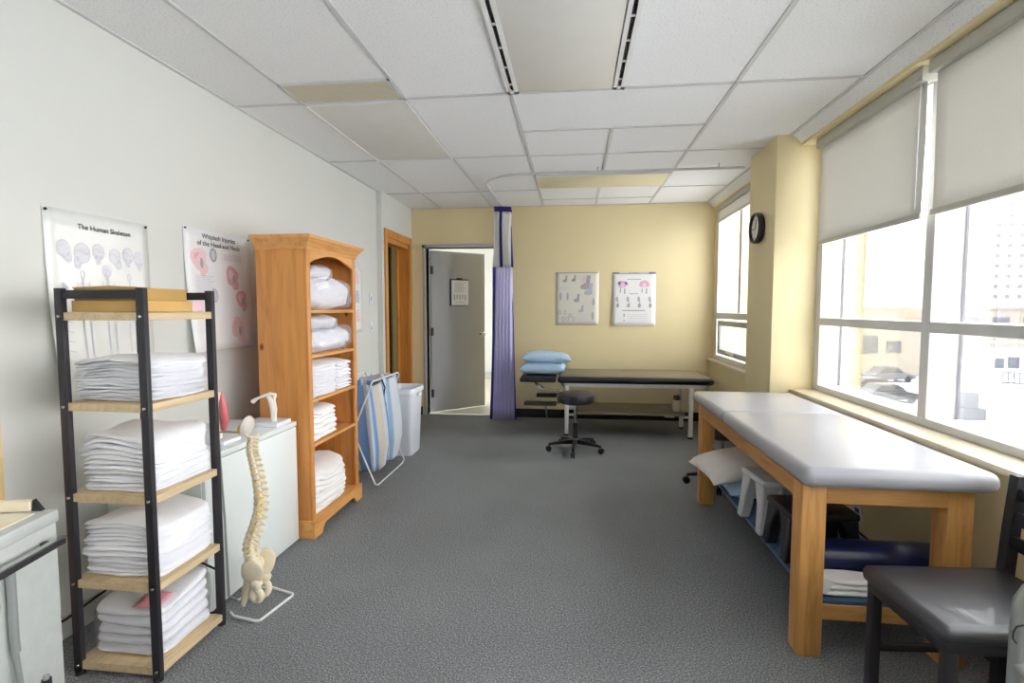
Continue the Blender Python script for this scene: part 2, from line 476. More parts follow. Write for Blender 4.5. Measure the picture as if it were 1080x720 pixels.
# far window
f = B('frame_white')
X0, X1 = 1.605, 1.70
fy0, fy1 = 4.482, 6.198
f.box(X0, X1, fy0, fy1, 0.752, 0.80); f.box(X0, X1, fy0, fy1, 2.40, 2.453)
f.box(X0, X1, 6.13, fy1, 0.80, 2.40); f.box(X0, X1, fy0, fy0 + 0.05, 0.80, 2.40)
f.box(X0, 1.67, fy0 + 0.05, 6.13, 1.21, 1.275); f.box(X0, X1, 4.90, 4.95, 0.80, 2.40)
win2 = struct(f.build('window_2')); win2['label'] = 'narrow far window between back wall and pillar'
B('gasket').box(1.685, 1.70, 5.62, 5.635, 1.275, 2.40).box(1.69, 1.70, 4.885, 4.90, 0.80, 2.40).build('gasket', win2)
for lo, hi in ((4.53, 4.90), (4.95, 6.13)):
    B('glass').box(1.688, 1.692, lo, hi, 1.275, 2.40).build('glass_pane', win2)
B('glass').box(1.688, 1.692, 4.53, 4.90, 0.80, 1.21).build('glass_pane', win2)
sash = MB().m('grey_frame')
def ringbox(mb, x0, x1, y0, y1, z0, z1, t_):
    mb.box(x0, x1, y0, y1, z0, z0 + t_, bev=0.008).box(x0, x1, y0, y1, z1 - t_, z1, bev=0.008).box(x0, x1, y0, y0 + t_, z0 + t_ * .7, z1 - t_ * .7, bev=0.008).box(x0, x1, y1 - t_, y1, z0 + t_ * .7, z1 - t_ * .7, bev=0.008)
ringbox(sash, 1.60, 1.66, 4.99, 6.06, 0.82, 1.19, 0.055)
so = sash.build('awning_sash', win2)
B('glass').box(1.63, 1.634, 5.04, 6.01, 0.87, 1.14).build('glass_pane', so)
B('chrome').tube([(1.595, 5.45, 0.845), (1.575, 5.5, 0.86), (1.57, 5.6, 0.87)], 0.008).box(1.585, 1.60, 5.42, 5.52, 0.83, 0.86, bev=0.004).build('latch', so)

# roller blinds
def blind(y0, y1, z1, z0, x, label, cas=0.035):
    t = thing('roller_blind', label, 'blind', (x, (y0 + y1) / 2, z0), group='roller blinds on the window side')
    B('blind_metal').box(x - cas, x + cas, y0, y1, z1 - 0.06, z1, bev=0.010).box(x - cas - 0.004, x + cas, y0 - 0.006, y0 + 0.012, z1 - 0.068, z1 - 0.001).build('cassette', t)
    m_ = MB().m('blind'); rs = []
    for j in range(9):
        z = z1 - 0.05 + (z0 + 0.02 - z1 + 0.05) * j / 8
        rs.append([Vector((x + 0.003 * math.sin(i * 0.9 + j * .5), y0 + 0.02 + (y1 - y0 - 0.04) * i / 12, z)) for i in range(13)])
    m_.rings(rs, closed=False)
    sh = m_.build('blind_cloth', t, flip=False)
    md = sh.modifiers.new('thick', 'SOLIDIFY'); md.thickness = 0.0012
    B('blind_metal').box(x - 0.010, x + 0.010, y0 + 0.018, y1 - 0.018, z0, z0 + 0.028, bev=0.004).build('bottom_bar', t)
    B('white_plastic').tube([(x - 0.02, y0 + 0.035, z1 - 0.06), (x - 0.022, y0 + 0.035, z0 + 0.05)], 0.0016, 6).build('pull_chain', t)
    return t
blind(2.715, 3.80, 2.452, 1.752, 1.645, 'beige roller blind next to the yellow pillar, over the nearer window')
blind(1.60, 2.665, 2.452, 1.752, 1.635, 'beige roller blind closest to the camera, running out of the photo')
blind(5.0, 6.10, 2.45, 2.27, 1.588, 'short beige roller blind high on the far window beside the back wall', 0.02)
blind(4.50, 4.95, 2.45, 2.25, 1.588, 'narrow short roller blind on the far window behind the pillar', 0.02)

# ------------------------------------------------------------------ doors
# grey door to corridor
df = B('grey_frame')
df.box(-1.84, -1.80, YB - 0.02, YB + 0.14, 0, 2.10, bev=0.003).box(-0.90, -0.86, YB - 0.02, YB + 0.14, 0, 2.10, bev=0.003).box(-1.84, -0.86, YB - 0.02, YB + 0.14, 2.06, 2.10, bev=0.003)
struct(df.build('trim_3'))
dang = math.radians(43)
d1 = thing('door_1', 'grey door standing open into the corridor with a clipboard on it', 'door', (-1.785, YB + 0.125, 0.0), dang)
d1['kind'] = 'structure'
B('grey_door').box(0, 0.80, -0.02, 0.022, 0.012, 2.045, bev=0.002).build('door_leaf', d1, local=True)
kn = MB().m('chrome')
kn.lathe([(0.001, 0), (0.030, 0), (0.030, 0.006), (0.012, 0.010), (0.011, 0.035), (0.026, 0.045), (0.029, 0.058), (0.02, 0.068), (0.001, 0.07)], (0.745, -0.02, 0.98), 24, Matrix.Rotation(PI / 2, 3, 'X'))
kn.build('door_knob', d1, local=True)
for z in (0.25, 1.03, 1.8):
    B('black_metal').cyl((-0.004, -0.022, z - 0.05), (-0.004, -0.022, z + 0.05), 0.008, seg=10).box(0, 0.03, -0.023, -0.019, z - 0.05, z + 0.05).build('hinge', d1, local=True)
# clipboard hanging on the door
cl = thing('clipboard', 'black clipboard with a printed white sheet hanging on the grey door', 'clipboard', (-1.785, YB + 0.125, 0.0), dang)
B('black_plastic').box(0.265, 0.535, -0.034, -0.0215, 1.355, 1.70, bev=0.003).box(0.36, 0.44, -0.042, -0.034, 1.685, 1.715, bev=0.003).build('board', cl, local=True)
pp = B('paper').box(0.285, 0.535, -0.0355, -0.0345, 1.365, 1.685).m('ink_grey')
for i in range(6): pp.box(0.33, 0.50 - 0.02 * (i % 3), -0.0362, -0.0355, 1.65 - i * .022, 1.655 - i * .022)
for i in range(5): pp.box(0.32 + 0.04 * i, 0.335 + 0.04 * i, -0.0362, -0.0355, 1.43 + 0.015 * (i % 2), 1.50)
pp.box(0.33, 0.50, -0.0362, -0.0355, 1.40, 1.405)
pp.build('printed_sheet', cl, local=True)
# pine-framed doorway in left wall
t = B('door_pine')
t.box(XL2 - 0.145, XL2 + 0.016, 5.37, 5.385, 0, 2.10).box(XL2 - 0.145, XL2, 6.12, 6.15, 0, 2.10).box(XL2 - 0.145, XL2, 5.37, 6.15, 2.03, 2.10)
t.box(XL2, XL2 + 0.018, 5.31, 5.37, 0, 2.165, bev=0.004).box(XL2, XL2 + 0.018, 6.13, 6.21, 0, 2.165, bev=0.004).box(XL2, XL2 + 0.018, 5.37, 6.13, 2.08, 2.165, bev=0.004)
struct(t.build('trim_4'))
d2 = B('dark_glass').box(-2.145, -2.11, 5.39, 6.115, 0.01, 2.03); d2.m('olive').box(-2.11, -2.085, 5.86, 5.99, 0.01, 2.03, bev=0.008).m('door_pine').box(-2.11, -2.09, 6.05, 6.115, 0.01, 2.03)
struct(d2.build('door_2'))
# thin edge trim and switch plates at the jog
for z, s_, nm, lb in ((1.42, 0.04, 'light_switch', 'white light switch on the white wall beside the pine doorway'), (1.13, 0.045, 'thermostat', 'small pale plate below the light switch on the white wall')):
    q = thing(nm, lb, 'switch' if nm == 'light_switch' else 'wall plate', (XL, 5.05, z))
    B('white_plastic').box(XL, XL + 0.008, 5.02, 5.09, z - 0.057, z + 0.057, bev=0.003).build('plate', q)
    B('grey_plastic').box(XL + 0.008, XL + 0.014, 5.045, 5.065, z - 0.02, z + 0.02, bev=0.002).build('toggle' if nm == 'light_switch' else 'slider', q)

# corridor
struct(B('vinyl_floor').box(-3.4, 1.2, YB + 0.12, 10.2, -0.1, -0.003).build('corridor_floor'))
cw = B('wall_white')
cw.box(-3.4, 1.2, 9.7, 9.85, 0, 2.6).box(-3.5, -3.4, YB + 0.12, 9.85, 0, 2.6).box(1.2, 1.3, YB + 0.12, 9.85, 0, 2.6)
struct(cw.build('corridor_wall'))
struct(B('tile').box(-3.5, 1.3, YB + 0.15, 9.85, 2.5, 2.62).build('corridor_ceiling'))
struct(B('grey_frame').box(-3.4, 1.2, 9.685, 9.7, 0, 0.13).build('corridor_baseboard'))
la = thing('corridor_light', 'lit ceiling panel of the corridor behind the grey door', 'light', (-0.6, 8.0, 2.44))
B('white_metal').box(-1.25, 0.05, 7.65, 8.35, 2.45, 2.498).build('housing', la)
B('lamp_on').box(-1.2, 0.0, 7.7, 8.3, 2.44, 2.45).build('diffuser', la)

# ------------------------------------------------------------------ ceiling fittings
t = thing('ceiling_light', 'unlit smooth ceiling light panel between two black slots', 'light', (-0.05, 2.4, H - 0.02))
B('diffuser').box(-0.315, 0.20, 1.80, 2.975, H - 0.012, H - 0.001, bev=0.004).build('diffuser', t)
for x in (-0.345, 0.235):
    a = B('white_metal').box(x - 0.03, x - 0.010, 1.80, 2.985, H - 0.016, H - 0.001).box(x + 0.010, x + 0.03, 1.80, 2.985, H - 0.016, H - 0.001).box(x - 0.03, x + 0.03, 2.95, 2.985, H - 0.016, H - 0.001)
    for i in range(6): a.box(x - 0.014, x + 0.014, 1.86 + i * .2, 1.868 + i * .2, H - 0.014, H - 0.001)
    a.m('black').box(x - 0.012, x + 0.012, 1.80, 2.95, H - 0.006, H - 0.001)
    a.build('air_slot', t)
t = thing('ceiling_light', 'unlit grey ceiling light panel beside the beige air grille', 'light', (-1.29, 3.6, H - 0.02))
B('diffuser').box(-1.585, -0.99, 3.02, 4.185, H - 0.012, H - 0.001, bev=0.003).build('diffuser', t)
ff = B('white_metal'); 
for bx in ((-1.60, -1.585, 3.01, 4.20), (-0.99, -0.975, 3.01, 4.20), (-1.60, -0.975, 3.005, 3.02), (-1.60, -0.975, 4.185, 4.20)): ff.box(*bx, H - 0.016, H - 0.001)
ff.build('rim', t)
t = thing('ceiling_light', 'cream ceiling light panel near the back wall inside the curtain track', 'light', (0.2, 5.09, H - 0.02))
B('diffuser_cream').box(-0.345, 0.845, 4.86, 5.32, H - 0.012, H - 0.001, bev=0.003).build('diffuser', t)
ff = B('white_metal')
for bx in ((-0.355, -0.345, 4.85, 5.33), (0.845, 0.855, 4.85, 5.33), (-0.355, 0.855, 4.85, 4.86), (-0.355, 0.855, 5.32, 5.33)): ff.box(*bx, H - 0.014, H - 0.001)
ff.build('rim', t)
t = thing('ceiling_vent', 'beige perforated air grille in the ceiling by the left wall', 'vent', (-1.29, 2.86, H - 0.02))
ff = B('grid')
for bx in ((-1.60, -1.585, 2.73, 2.99), (-0.99, -0.975, 2.73, 2.99), (-1.60, -0.975, 2.73, 2.745), (-1.60, -0.975, 2.975, 2.99)): ff.box(*bx, H - 0.012, H - 0.001)
ff.build('rim', t)
def grille():
    m, nt, b_ = base('perforated_beige')
    v = coords(nt, (1, 1, 0)); vo = N(nt, 'ShaderNodeTexVoronoi', Scale=70.0, Randomness=0.0); nt.links.new(v, vo.inputs['Vector'])
    nt.links.new(ramp(nt, vo.outputs['Distance'], [(0.0, lin((120, 116, 92))), (0.4, lin((214, 208, 184)))]), b_.inputs['Base Color'])
    return m
MB().m(grille()).box(-1.585, -0.99, 2.745, 2.975, H - 0.009, H - 0.001).build('perforated_plate', t)

# curtain track + curtain
tr = [(-0.83, 6.25), (-0.83, 5.0)]
for i in range(1, 9):
    a = PI - i * (PI / 2) / 8
    tr.append((-0.83 + 0.38 + 0.38 * math.cos(a), 5.0 - 0.38 + 0.38 + 0.0 - 0.38 * math.sin(PI - a) if False else 5.0 - 0.38 * math.sin(PI - a)))
tr.append((1.405, 4.62))
t = thing('curtain_track', 'curved metal curtain track hanging under the ceiling', 'curtain track', (0, 5, 2.49))
B('grid').tube([(x, y, 2.495) for x, y in tr], 0.012, 8).build('rail', t)
hg = B('grid')
for x, y in ((-0.83, 5.3), (0.2, 4.62), (1.2, 4.62)):
    o = B('grid').cyl((x, y, 2.50), (x, y, H), 0.006, seg=8).build('hanger', t)
hg.bm.free()
t = thing('curtain', 'violet privacy curtain with white net top, gathered beside the grey door', 'curtain', (-0.83, 5.95, 0.03))
def drape(name, mm, z0, z1, w0, w1, ph=0.0, amp=0.022, band=None, n=80, nz=14):
    m_ = MB().m(mm); rs = []
    for j in range(nz + 1):
        f_ = j / nz; z = z0 + (z1 - z0) * f_
        wd = w0 + (w1 - w0) * f_
        ring = []
        for i in range(n + 1):
            u = i / n
            x = -0.815 + (u - 0.5) * wd + 0.012 * math.sin(u * 40 + f_ * 2)
            y = 5.97 + amp * math.sin(u * 2 * PI * 6.5 + ph) * (1.15 - .4 * f_) + 0.02 * math.sin(3 * u + 4 * f_)
            ring.append(Vector((x, y, z)))
        rs.append(ring)
    fs = m_.rings(rs, closed=False)
    if band:
        m_.m('curt_violet2')
        for k_, f2 in enumerate(fs):
            i = k_ % n
            if any(a <= i / n <= b_ for a, b_ in band): f2.material_index = m_.cur
    o = m_.build(name, t, flip=False)
    md = o.modifiers.new('thick', 'SOLIDIFY'); md.thickness = 0.002
drape('violet_drape', 'curt_violet', 0.03, 1.795, 0.30, 0.23, band=[(0.0, 0.13), (0.95, 1.0)])
drape('net_top', 'curt_mesh', 1.795, 2.42, 0.23, 0.20, band=[(0.33, 0.50), (0.93, 1.0)])
drape('top_band', 'curt_violet2', 2.42, 2.478, 0.20, 0.20, nz=3)

# ------------------------------------------------------------------ wall charts
class Chart:
    def __init__(s, name, label, org, right, nrm, w, h, curl=(0, 0), mm='paper', th=0.0015):
        s.o, s.r, s.n, s.w, s.h, s.curl = Vector(org), Vector(right), Vector(nrm), w, h, curl
        s.t = thing(name, label, 'poster', org, group='anatomy charts on the walls')
        sh = MB().m(mm); sh2 = []
        rs = []
        for j in range(13):
            rs.append([s.p(i / 10, j / 12, 0.0) for i in range(11)])
        sh.rings(rs, closed=False)
        ob = sh.build('sheet', s.t, flip=False); md = ob.modifiers.new('thick', 'SOLIDIFY'); md.thickness = th; md.offset = 0
        s.ill = MB()
    def p(s, u, v, lift=0.002):
        # v: 0 bottom .. 1 top
        k = 0.003 + s.curl[0] * (1 - v) ** 2 * (1 - u) + s.curl[1] * (1 - v) ** 2 * u
        return s.o + s.r * (u * s.w) + Vector((0, 0, v * s.h)) + s.n * (k + lift)
    def ell(s, u, v, ru, rv, mm, lift=0.0022, n=18, rot=0.0, wob=0.0):
        s.ill.m(mm); pts = []
        for i in range(n):
            a = 2 * PI * i / n; k = 1 + wob * math.sin(3 * a + u * 30)
            x, y = ru * k * math.cos(a), rv * k * math.sin(a)
            pts.append(s.p(u + x * math.cos(rot) - y * math.sin(rot), v + x * math.sin(rot) + y * math.cos(rot), lift))
        s.ill.poly(pts); return s
    def line(s, pts, mm, wd=0.004, lift=0.0026):
        s.ill.m(mm)
        for (u0, v0), (u1, v1) in zip(pts[:-1], pts[1:]):
            dx, dy = (u1 - u0) * s.w, (v1 - v0) * s.h; L = math.hypot(dx, dy) or 1
            ox, oy = -dy / L * wd / 2 / s.w, dx / L * wd / 2 / s.h
            s.ill.quad(s.p(u0 + ox, v0 + oy, lift), s.p(u0 - ox, v0 - oy, lift), s.p(u1 - ox, v1 - oy, lift), s.p(u1 + ox, v1 + oy, lift))
        return s
    def ring(s, u, v, ru, rv, mm, wd=0.004, n=18):
        s.line([(u + ru * math.cos(2 * PI * i / n), v + rv * math.sin(2 * PI * i / n)) for i in range(n + 1)], mm, wd); return s
    def flush(s, name):
        if len(s.ill.bm.faces): s.ill.build(name, s.t, flip=False)
        else: s.ill.bm.free()
        s.ill = MB()
    def skull(s, u, v, k, mm='ink_lav'):
        s.flush('printed_text')
        s._skull(u, v, k, mm); s.flush('skull_drawing'); return s
    def skeleton(s, u, v, k, mm='ink_lav'):
        s.flush('printed_text')
        s._skeleton(u, v, k, mm); s.flush('skeleton_drawing'); return s
    def _skull(s, u, v, k, mm='ink_lav2'):
        side = -1 if int(u * 50) % 3 == 0 else (1 if int(u * 50) % 3 == 1 else 0)
        s.ell(u, v + .004, .056 * k, .042 * k, 'ink_faint', .0021, wob=.05).ring(u, v + .004, .054 * k, .040 * k, mm, .003)
        s.ell(u + side * .034 * k, v - .034 * k, .028 * k, .026 * k, 'ink_faint', .0022, wob=.1).line([(u + side * .058 * k, v - .020 * k), (u + side * .056 * k, v - .052 * k), (u + side * .028 * k, v - .062 * k), (u - .012 * k, v - .036 * k)], mm, .004)
        s.line([(u - .045 * k, v + .012), (u - .01 * k, v + .022), (u + .02 * k, v + .002), (u + .048 * k, v + .008)], mm, .003)
        if side: s.ell(u + side * .036 * k, v - .020 * k, .013 * k, .010 * k, mm, .0026)
        else: s.ell(u - .020 * k, v - .022 * k, .012 * k, .009 * k, mm, .0026).ell(u + .020 * k, v - .022 * k, .012 * k, .009 * k, mm, .0026).ell(u, v - .036 * k, .006 * k, .008 * k, mm, .0026)
        for i_ in range(3): s.line([(u + side * .03 * k - .016 * k + .012 * k * i_, v - .046 * k), (u + side * .03 * k - .016 * k + .012 * k * i_, v - .054 * k)], mm, .003)
    def _skeleton(s, u, v, k, mm='ink_lav2'):
        P_ = lambda a, b: (u + a * k, v + b * k)
        s.ring(*P_(0, .155), .016 * k, .018 * k, mm, .004)
        s.line([P_(0, .135), P_(0, 0)], mm, .006)
        for i in range(6): s.line([P_(-.04 + .002 * i, .11 - i * .014), P_(0, .118 - i * .014), P_(.04 - .002 * i, .11 - i * .014)], mm, .003)
        s.line([P_(-.03, -.01), P_(0, .005), P_(.03, -.01), P_(0, -.025), P_(-.03, -.01)], mm, .005)
        for q in (-1, 1):
            s.line([P_(.045 * q, .12), P_(.06 * q, .05), P_(.07 * q, -.03)], mm, .004)
            s.line([P_(.025 * q, -.02), P_(.028 * q, -.12), P_(.026 * q, -.22), P_(.04 * q, -.225)], mm, .005)
        return s
    def text(s, string, u, v, size, mm, squeeze=1.0):
        cu = bpy.data.curves.new('title', 'FONT'); cu.body = string; cu.size = size; cu.align_x = 'CENTER'; cu.align_y = 'CENTER'; cu.offset = 0.0006
        o = bpy.data.objects.new('title', cu); C.objects.link(o)
        dg = bpy.context.evaluated_depsgraph_get(); me = bpy.data.meshes.new_from_object(o.evaluated_get(dg))
        bpy.data.objects.remove(o)
        rel = s.p(u, v, 0.003) - s.o
        up = Vector((0, 0, 1))
        for vt in me.vertices:
            vt.co = rel + s.r * (vt.co.x * squeeze) + up * vt.co.y
        me.materials.clear(); me.materials.append(M[mm])
        ob = bpy.data.objects.new('title', me); C.objects.link(ob); ob.parent = s.t
    def pin(s, u, v):
        q = s.p(u, v, 0.002); B('black_metal').lathe([(0.001, 0), (0.005, 0), (0.006, 0.004), (0.004, 0.008), (0.001, 0.009)], q, 12, Matrix.Rotation(PI / 2, 3, Vector((0, 0, 1)).cross(s.n))).build('pin', s.t)
    def done(s): s.flush('illustration')

NX = (1, 0, 0); RY = (0, 1, 0)
c = Chart('anatomy_chart', 'chart titled The Human Skeleton on the white wall behind the black rack', (XL, 1.80, 0.925), RY, NX, 0.50, 0.795, (0.06, 0.02), 'paper_gloss')
c.text('The Human Skeleton', 0.54, 0.925, 0.030, 'ink', 1.0)
for i, u in enumerate((0.15, 0.31, 0.46, 0.62, 0.76, 0.88)): c.skull(u, 0.80 - 0.015 * (i % 2), 1.05 if i != 1 else 1.3)
c.skeleton(0.30, 0.50, 1.15).skeleton(0.54, 0.50, 1.25).skeleton(0.76, 0.50, 1.15)
c.skull(0.53, 0.70, 0.8); c.line([(0.12, 0.55), (0.12, 0.63), (0.16, 0.60)], 'ink_lav2', 0.01)
for i in range(6): c.skull(0.16 + i * 0.14, 0.15, 0.75); c.line([(0.14 + .14 * i, .08), (.16 + .14 * i, .03)], 'ink_lav2', .006)
for i in range(5): c.line([(0.10, 0.44 - i * .05), (0.17, 0.43 - i * .05)], 'ink_lav', .004)
for u, v in ((0.02, 0.985), (0.97, 0.985)): c.pin(u, v)
c.done()
c = Chart('anatomy_chart', 'chart titled Whiplash Injuries of the Head and Neck beside the pine bookcase', (XL, 2.53, 1.09), RY, NX, 0.555, 0.668, (0.05, 0.012), 'paper')
c.text('Whiplash Injuries', 0.50, 0.945, 0.036, 'ink', 1.12); c.text('of the Head and Neck', 0.50, 0.885, 0.036, 'ink', 1.12)
for u, v, r_, m1 in ((0.19, 0.755, 0.11, 'ink_pink'), (0.68, 0.64, 0.10, 'ink_pink2'), (0.82, 0.44, 0.09, 'ink_pink2'), (0.72, 0.18, 0.11, 'ink_pink')):
    c.flush('printed_text'); c.ell(u, v, r_, r_ * 0.85, m1, 0.0022, wob=0.1).ell(u + r_ * .5, v - r_ * .7, r_ * .55, r_ * .6, m1, 0.0023, wob=0.12).ell(u - r_ * .15, v + r_ * .1, r_ * .45, r_ * .4, 'ink_pink2' if m1 == 'ink_pink' else 'ink_pink', 0.0024, wob=0.1).ell(u + r_ * .3, v - r_ * .3, r_ * .2, r_ * .4, 'ink_grey', 0.0025); c.flush('head_drawing')
c.ell(0.40, 0.80, 0.055, 0.06, 'ink_grey').ell(0.40, 0.80, 0.03, 0.04, 'ink_lav', 0.0024); c.flush('head_drawing'); c.ell(0.38, 0.46, 0.055, 0.06, 'ink_lav').ring(0.38, 0.46, 0.05, 0.055, 'ink_grey', .004); c.flush('head_drawing')
for i in range(5): c.line([(0.55, 0.82 - i * .012), (0.85, 0.82 - i * .012)], 'ink_lav', .003)
for i in range(14): c.line([(0.12, 0.62 - i * .014), (0.40 - 0.03 * (i % 3), 0.62 - i * .014)], 'ink_lav', .003)
c.pin(0.02, 0.985); c.pin(0.98, 0.985); c.done()
c = Chart('anatomy_chart', 'pale chart on the white wall showing just past the pine bookcase', (XL, 4.36, 1.10), RY, NX, 0.48, 0.60, (0, 0), 'paper')
for i in range(6): c.ell(0.25 + 0.5 * (i % 2), 0.85 - 0.3 * (i // 2), 0.12, 0.10, 'ink_pink' if i % 3 else 'ink_lav2', wob=.15)
for i in range(12): c.line([(0.6, 0.75 - i * .05), (0.9, 0.75 - i * .05)], 'ink_lav', .004)
c.done()
NB = (0, -1, 0); RXv = (1, 0, 0)
c = Chart('anatomy_chart', 'greyish foot anatomy chart on the yellow back wall nearer the curtain', (-0.215, YB, 1.125), RXv, NB, 0.51, 0.63, (0, 0.004), 'paper_grey')
c.ill.m('ink_grey'); c.line([(0.03, 0.985), (0.97, 0.985)], 'ink_grey', .012)
def foot(ch, u, v, k, mm):
    ch.flush('printed_text'); ch.line([(u + .02 * k, v + .10 * k), (u, v), (u - .10 * k, v - .05 * k)], mm, .03 * k).ell(u, v - .01 * k, .04 * k, .03 * k, mm)
    ch.line([(u - .10 * k, v - .05 * k), (u - .02 * k, v - .06 * k), (u + .03 * k, v - .04 * k)], mm, .02 * k); ch.flush('foot_drawing')
foot(c, .74, .78, 1.5, 'ink_grey'); foot(c, .80, .66, 1.3, 'ink_lav2'); c.ell(.66, .84, .05, .07, 'ink_pink'); c.flush('foot_drawing')
foot(c, .24, .86, .7, 'ink_grey'); foot(c, .44, .87, .7, 'ink_grey'); foot(c, .52, .50, .9, 'ink_grey'); foot(c, .62, .30, .8, 'ink_lav2')
for u, v in ((.12, .54), (.28, .54), (.88, .44), (.86, .18)): c.ell(u, v, .03, .075, 'ink_lav2').line([(u, v + .07), (u, v - .07)], 'ink_grey', .006).flush('bone_drawing')
for i, (u, v) in enumerate(((.10, .24), (.22, .24), (.34, .18), (.18, .12), (.28, .12), (.42, .12))): c.ring(u, v, .03, .035, 'ink_grey', .006).flush('toe_drawing')
for i in range(5): c.line([(.5, .20 - i * .03), (.75, .20 - i * .03)], 'ink_lav', .004); c.line([(.1, .72 - i * .012), (.3, .72 - i * .012)], 'ink_lav', .003)
c.done()
c = Chart('anatomy_chart', 'white chart with purple header and pink pelvis drawings on the back wall', (0.45, YB, 1.12), RXv, NB, 0.50, 0.625, (0.02, 0.004), 'paper')
c.line([(0.0, 0.98), (1.0, 0.98)], 'ink_lav2', .018); c.line([(0.0, 0.985), (.16, 0.985)], 'ink_purple', .02); c.line([(.84, 0.985), (1.0, 0.985)], 'ink_purple', .02)
c.line([(.38, 0.985), (.62, 0.985)], 'ink_purple', .008)
c.line([(.34, .87), (.66, .87)], 'ink_grey', .008); c.line([(.40, .60), (.60, .60)], 'ink_grey', .008); c.line([(.24, .285), (.76, .285)], 'ink_grey', .012)
for u in (.24, .74):
    c.flush('printed_text'); c.ell(u, .78, .115, .065, 'ink_mag', wob=.12).ell(u - .075, .80, .035, .03, 'ink_purple' if u < .5 else 'ink_pink2', .0024, rot=.6).ell(u + .075, .80, .035, .025, 'ink_purple' if u < .5 else 'ink_pink2', .0024, rot=-.6).ell(u, .76, .045, .045, 'ink_pink', .0025)
    c.line([(u - .05, .70), (u - .055, .62)], 'ink_grey', .012); c.line([(u + .05, .70), (u + .045, .60)], 'ink_grey', .014); c.flush('pelvis_drawing')
for u in (.11, .36, .61, .86):
    c.ell(u, .50, .03, .05, 'ink_lav2').ell(u + .02, .38, .035, .04, 'ink_grey', .0024).line([(u, .54), (u + .03, .45), (u, .34)], 'ink_grey', .008); c.flush('bone_drawing')
for i in range(5): c.line([(.36, .21 - i * .035), (.82, .21 - i * .035)], 'ink_lav', .004)
c.flush('printed_text'); c.ell(.28, .20, .02, .035, 'ink_lav2').ell(.28, .10, .03, .02, 'ink_lav'); c.done()

# clock on the pillar
t = thing('wall_clock', 'round black-rimmed wall clock on the yellow pillar', 'clock', (1.41, 4.22, 1.935))
RM = Matrix.Rotation(-PI / 2, 3, 'Y')
B('black_plastic').lathe([(0.001, 0), (0.108, 0), (0.116, 0.01), (0.116, 0.04), (0.110, 0.05), (0.098, 0.046), (0.094, 0.030), (0.001, 0.028)], (1.409, 4.22, 1.935), 40, RM).build('rim', t)
fc = B('face').lathe([(0.001, 0.029), (0.094, 0.029), (0.094, 0.032), (0.001, 0.032)], (1.409, 4.22, 1.935), 40, RM)
fc.m('ink')
for i in range(12):
    a = i * PI / 6; y, z = 4.22 + 0.082 * math.sin(a), 1.935 + 0.082 * math.cos(a)
    fc.box(1.3755, 1.377, y - .003, y + .003, z - .006, z + .006)
fc.build('dial', t)
B('ink').tube([(1.375, 4.22, 1.935), (1.375, 4.27, 1.925)], 0.003, 6).tube([(1.374, 4.22, 1.935), (1.374, 4.20, 2.0)], 0.0025, 6).build('hands', t)

# outlets
def outlet(loc, ax, label):
    t = thing('wall_outlet', label, 'outlet', loc)
    x, y, z = loc
    if ax == 'y':
        B('white_plastic').box(x - .057, x + .057, y - .007, y, z - .035, z + .035, bev=.003).build('cover_plate', t)
        for q in (-.025, .025): B('ink').box(x + q - .008, x + q + .008, y - .009, y - .006, z - .012, z + .012, bev=.002).build('socket', t)
    else:
        B('white_plastic').box(x - .007, x, y - .04, y + .04, z - .055, z + .055, bev=.003).build('cover_plate', t)
        for q in (-.022, .022): B('ink').box(x - .010, x - .006, y - .022, y + .022, z + q - .012, z + q + .012, bev=.002).build('socket', t)
outlet((1.13, YB - .0085, 0.075), 'y', 'white outlet low on the back wall under the black couch')
outlet((XR, 3.02, 0.19), 'x', 'white outlet on the right wall behind the oak treatment table')

# ------------------------------------------------------------------ soft goods
def slab(name, mm, x0, x1, y0, y1, z0, z1, seed, parent=None, e2=0.28, e1=0.55, amp=0.006, fr=14):
    b_ = B(mm).blob(((x0 + x1) / 2, (y0 + y1) / 2, (z0 + z1) / 2), ((x1 - x0) / 2, (y1 - y0) / 2, (z1 - z0) / 2), e1, e2, amp, fr, seed, 44, 12)
    return b_.build(name, parent, angle=80)

def towel(label, group, x0, x1, y0, y1, z0, z1, seed, mm='linen', folds=2, cat='towel', warp=None, e2=0.24, amp=0.009):
    """one folded towel: stacked leaves joined by a rolled fold along one side"""
    t = B(mm); h = (z1 - z0); k = folds
    for i in range(k):
        a, b_ = z0 + h * i / k, z0 + h * (i + 1) / k
        t.blob(((x0 + x1) / 2 + random.uniform(-.003, .003), (y0 + y1) / 2 + random.uniform(-.004, .004), (a + b_) / 2), ((x1 - x0) / 2, (y1 - y0) / 2, (b_ - a) / 2 * 1.12), 0.65, e2, amp, 15, seed + i * 0.37, 52, 10)
    if warp:
        zb, zt, sd, wa = warp
        for v in t.bm.verts:
            fr_ = max(0, (v.co.z - zb) / (zt - zb))
            nx = noise.noise(Vector((v.co.x * 5 + sd, v.co.y * 5, sd)))
            v.co.z += wa * nx * fr_ - wa * .8 * fr_ * max(0, ((v.co.x - (x0 + x1) / 2) / (x1 - x0) * 2) ** 4)
            v.co.x += .010 * noise.noise(Vector((v.co.y * 6, v.co.z * 14, sd))); v.co.y += .010 * noise.noise(Vector((v.co.x * 6, v.co.z * 14, sd + 5)))
    o = t.build('folded_towel', None, angle=80)
    return tag(o, label, cat, group)

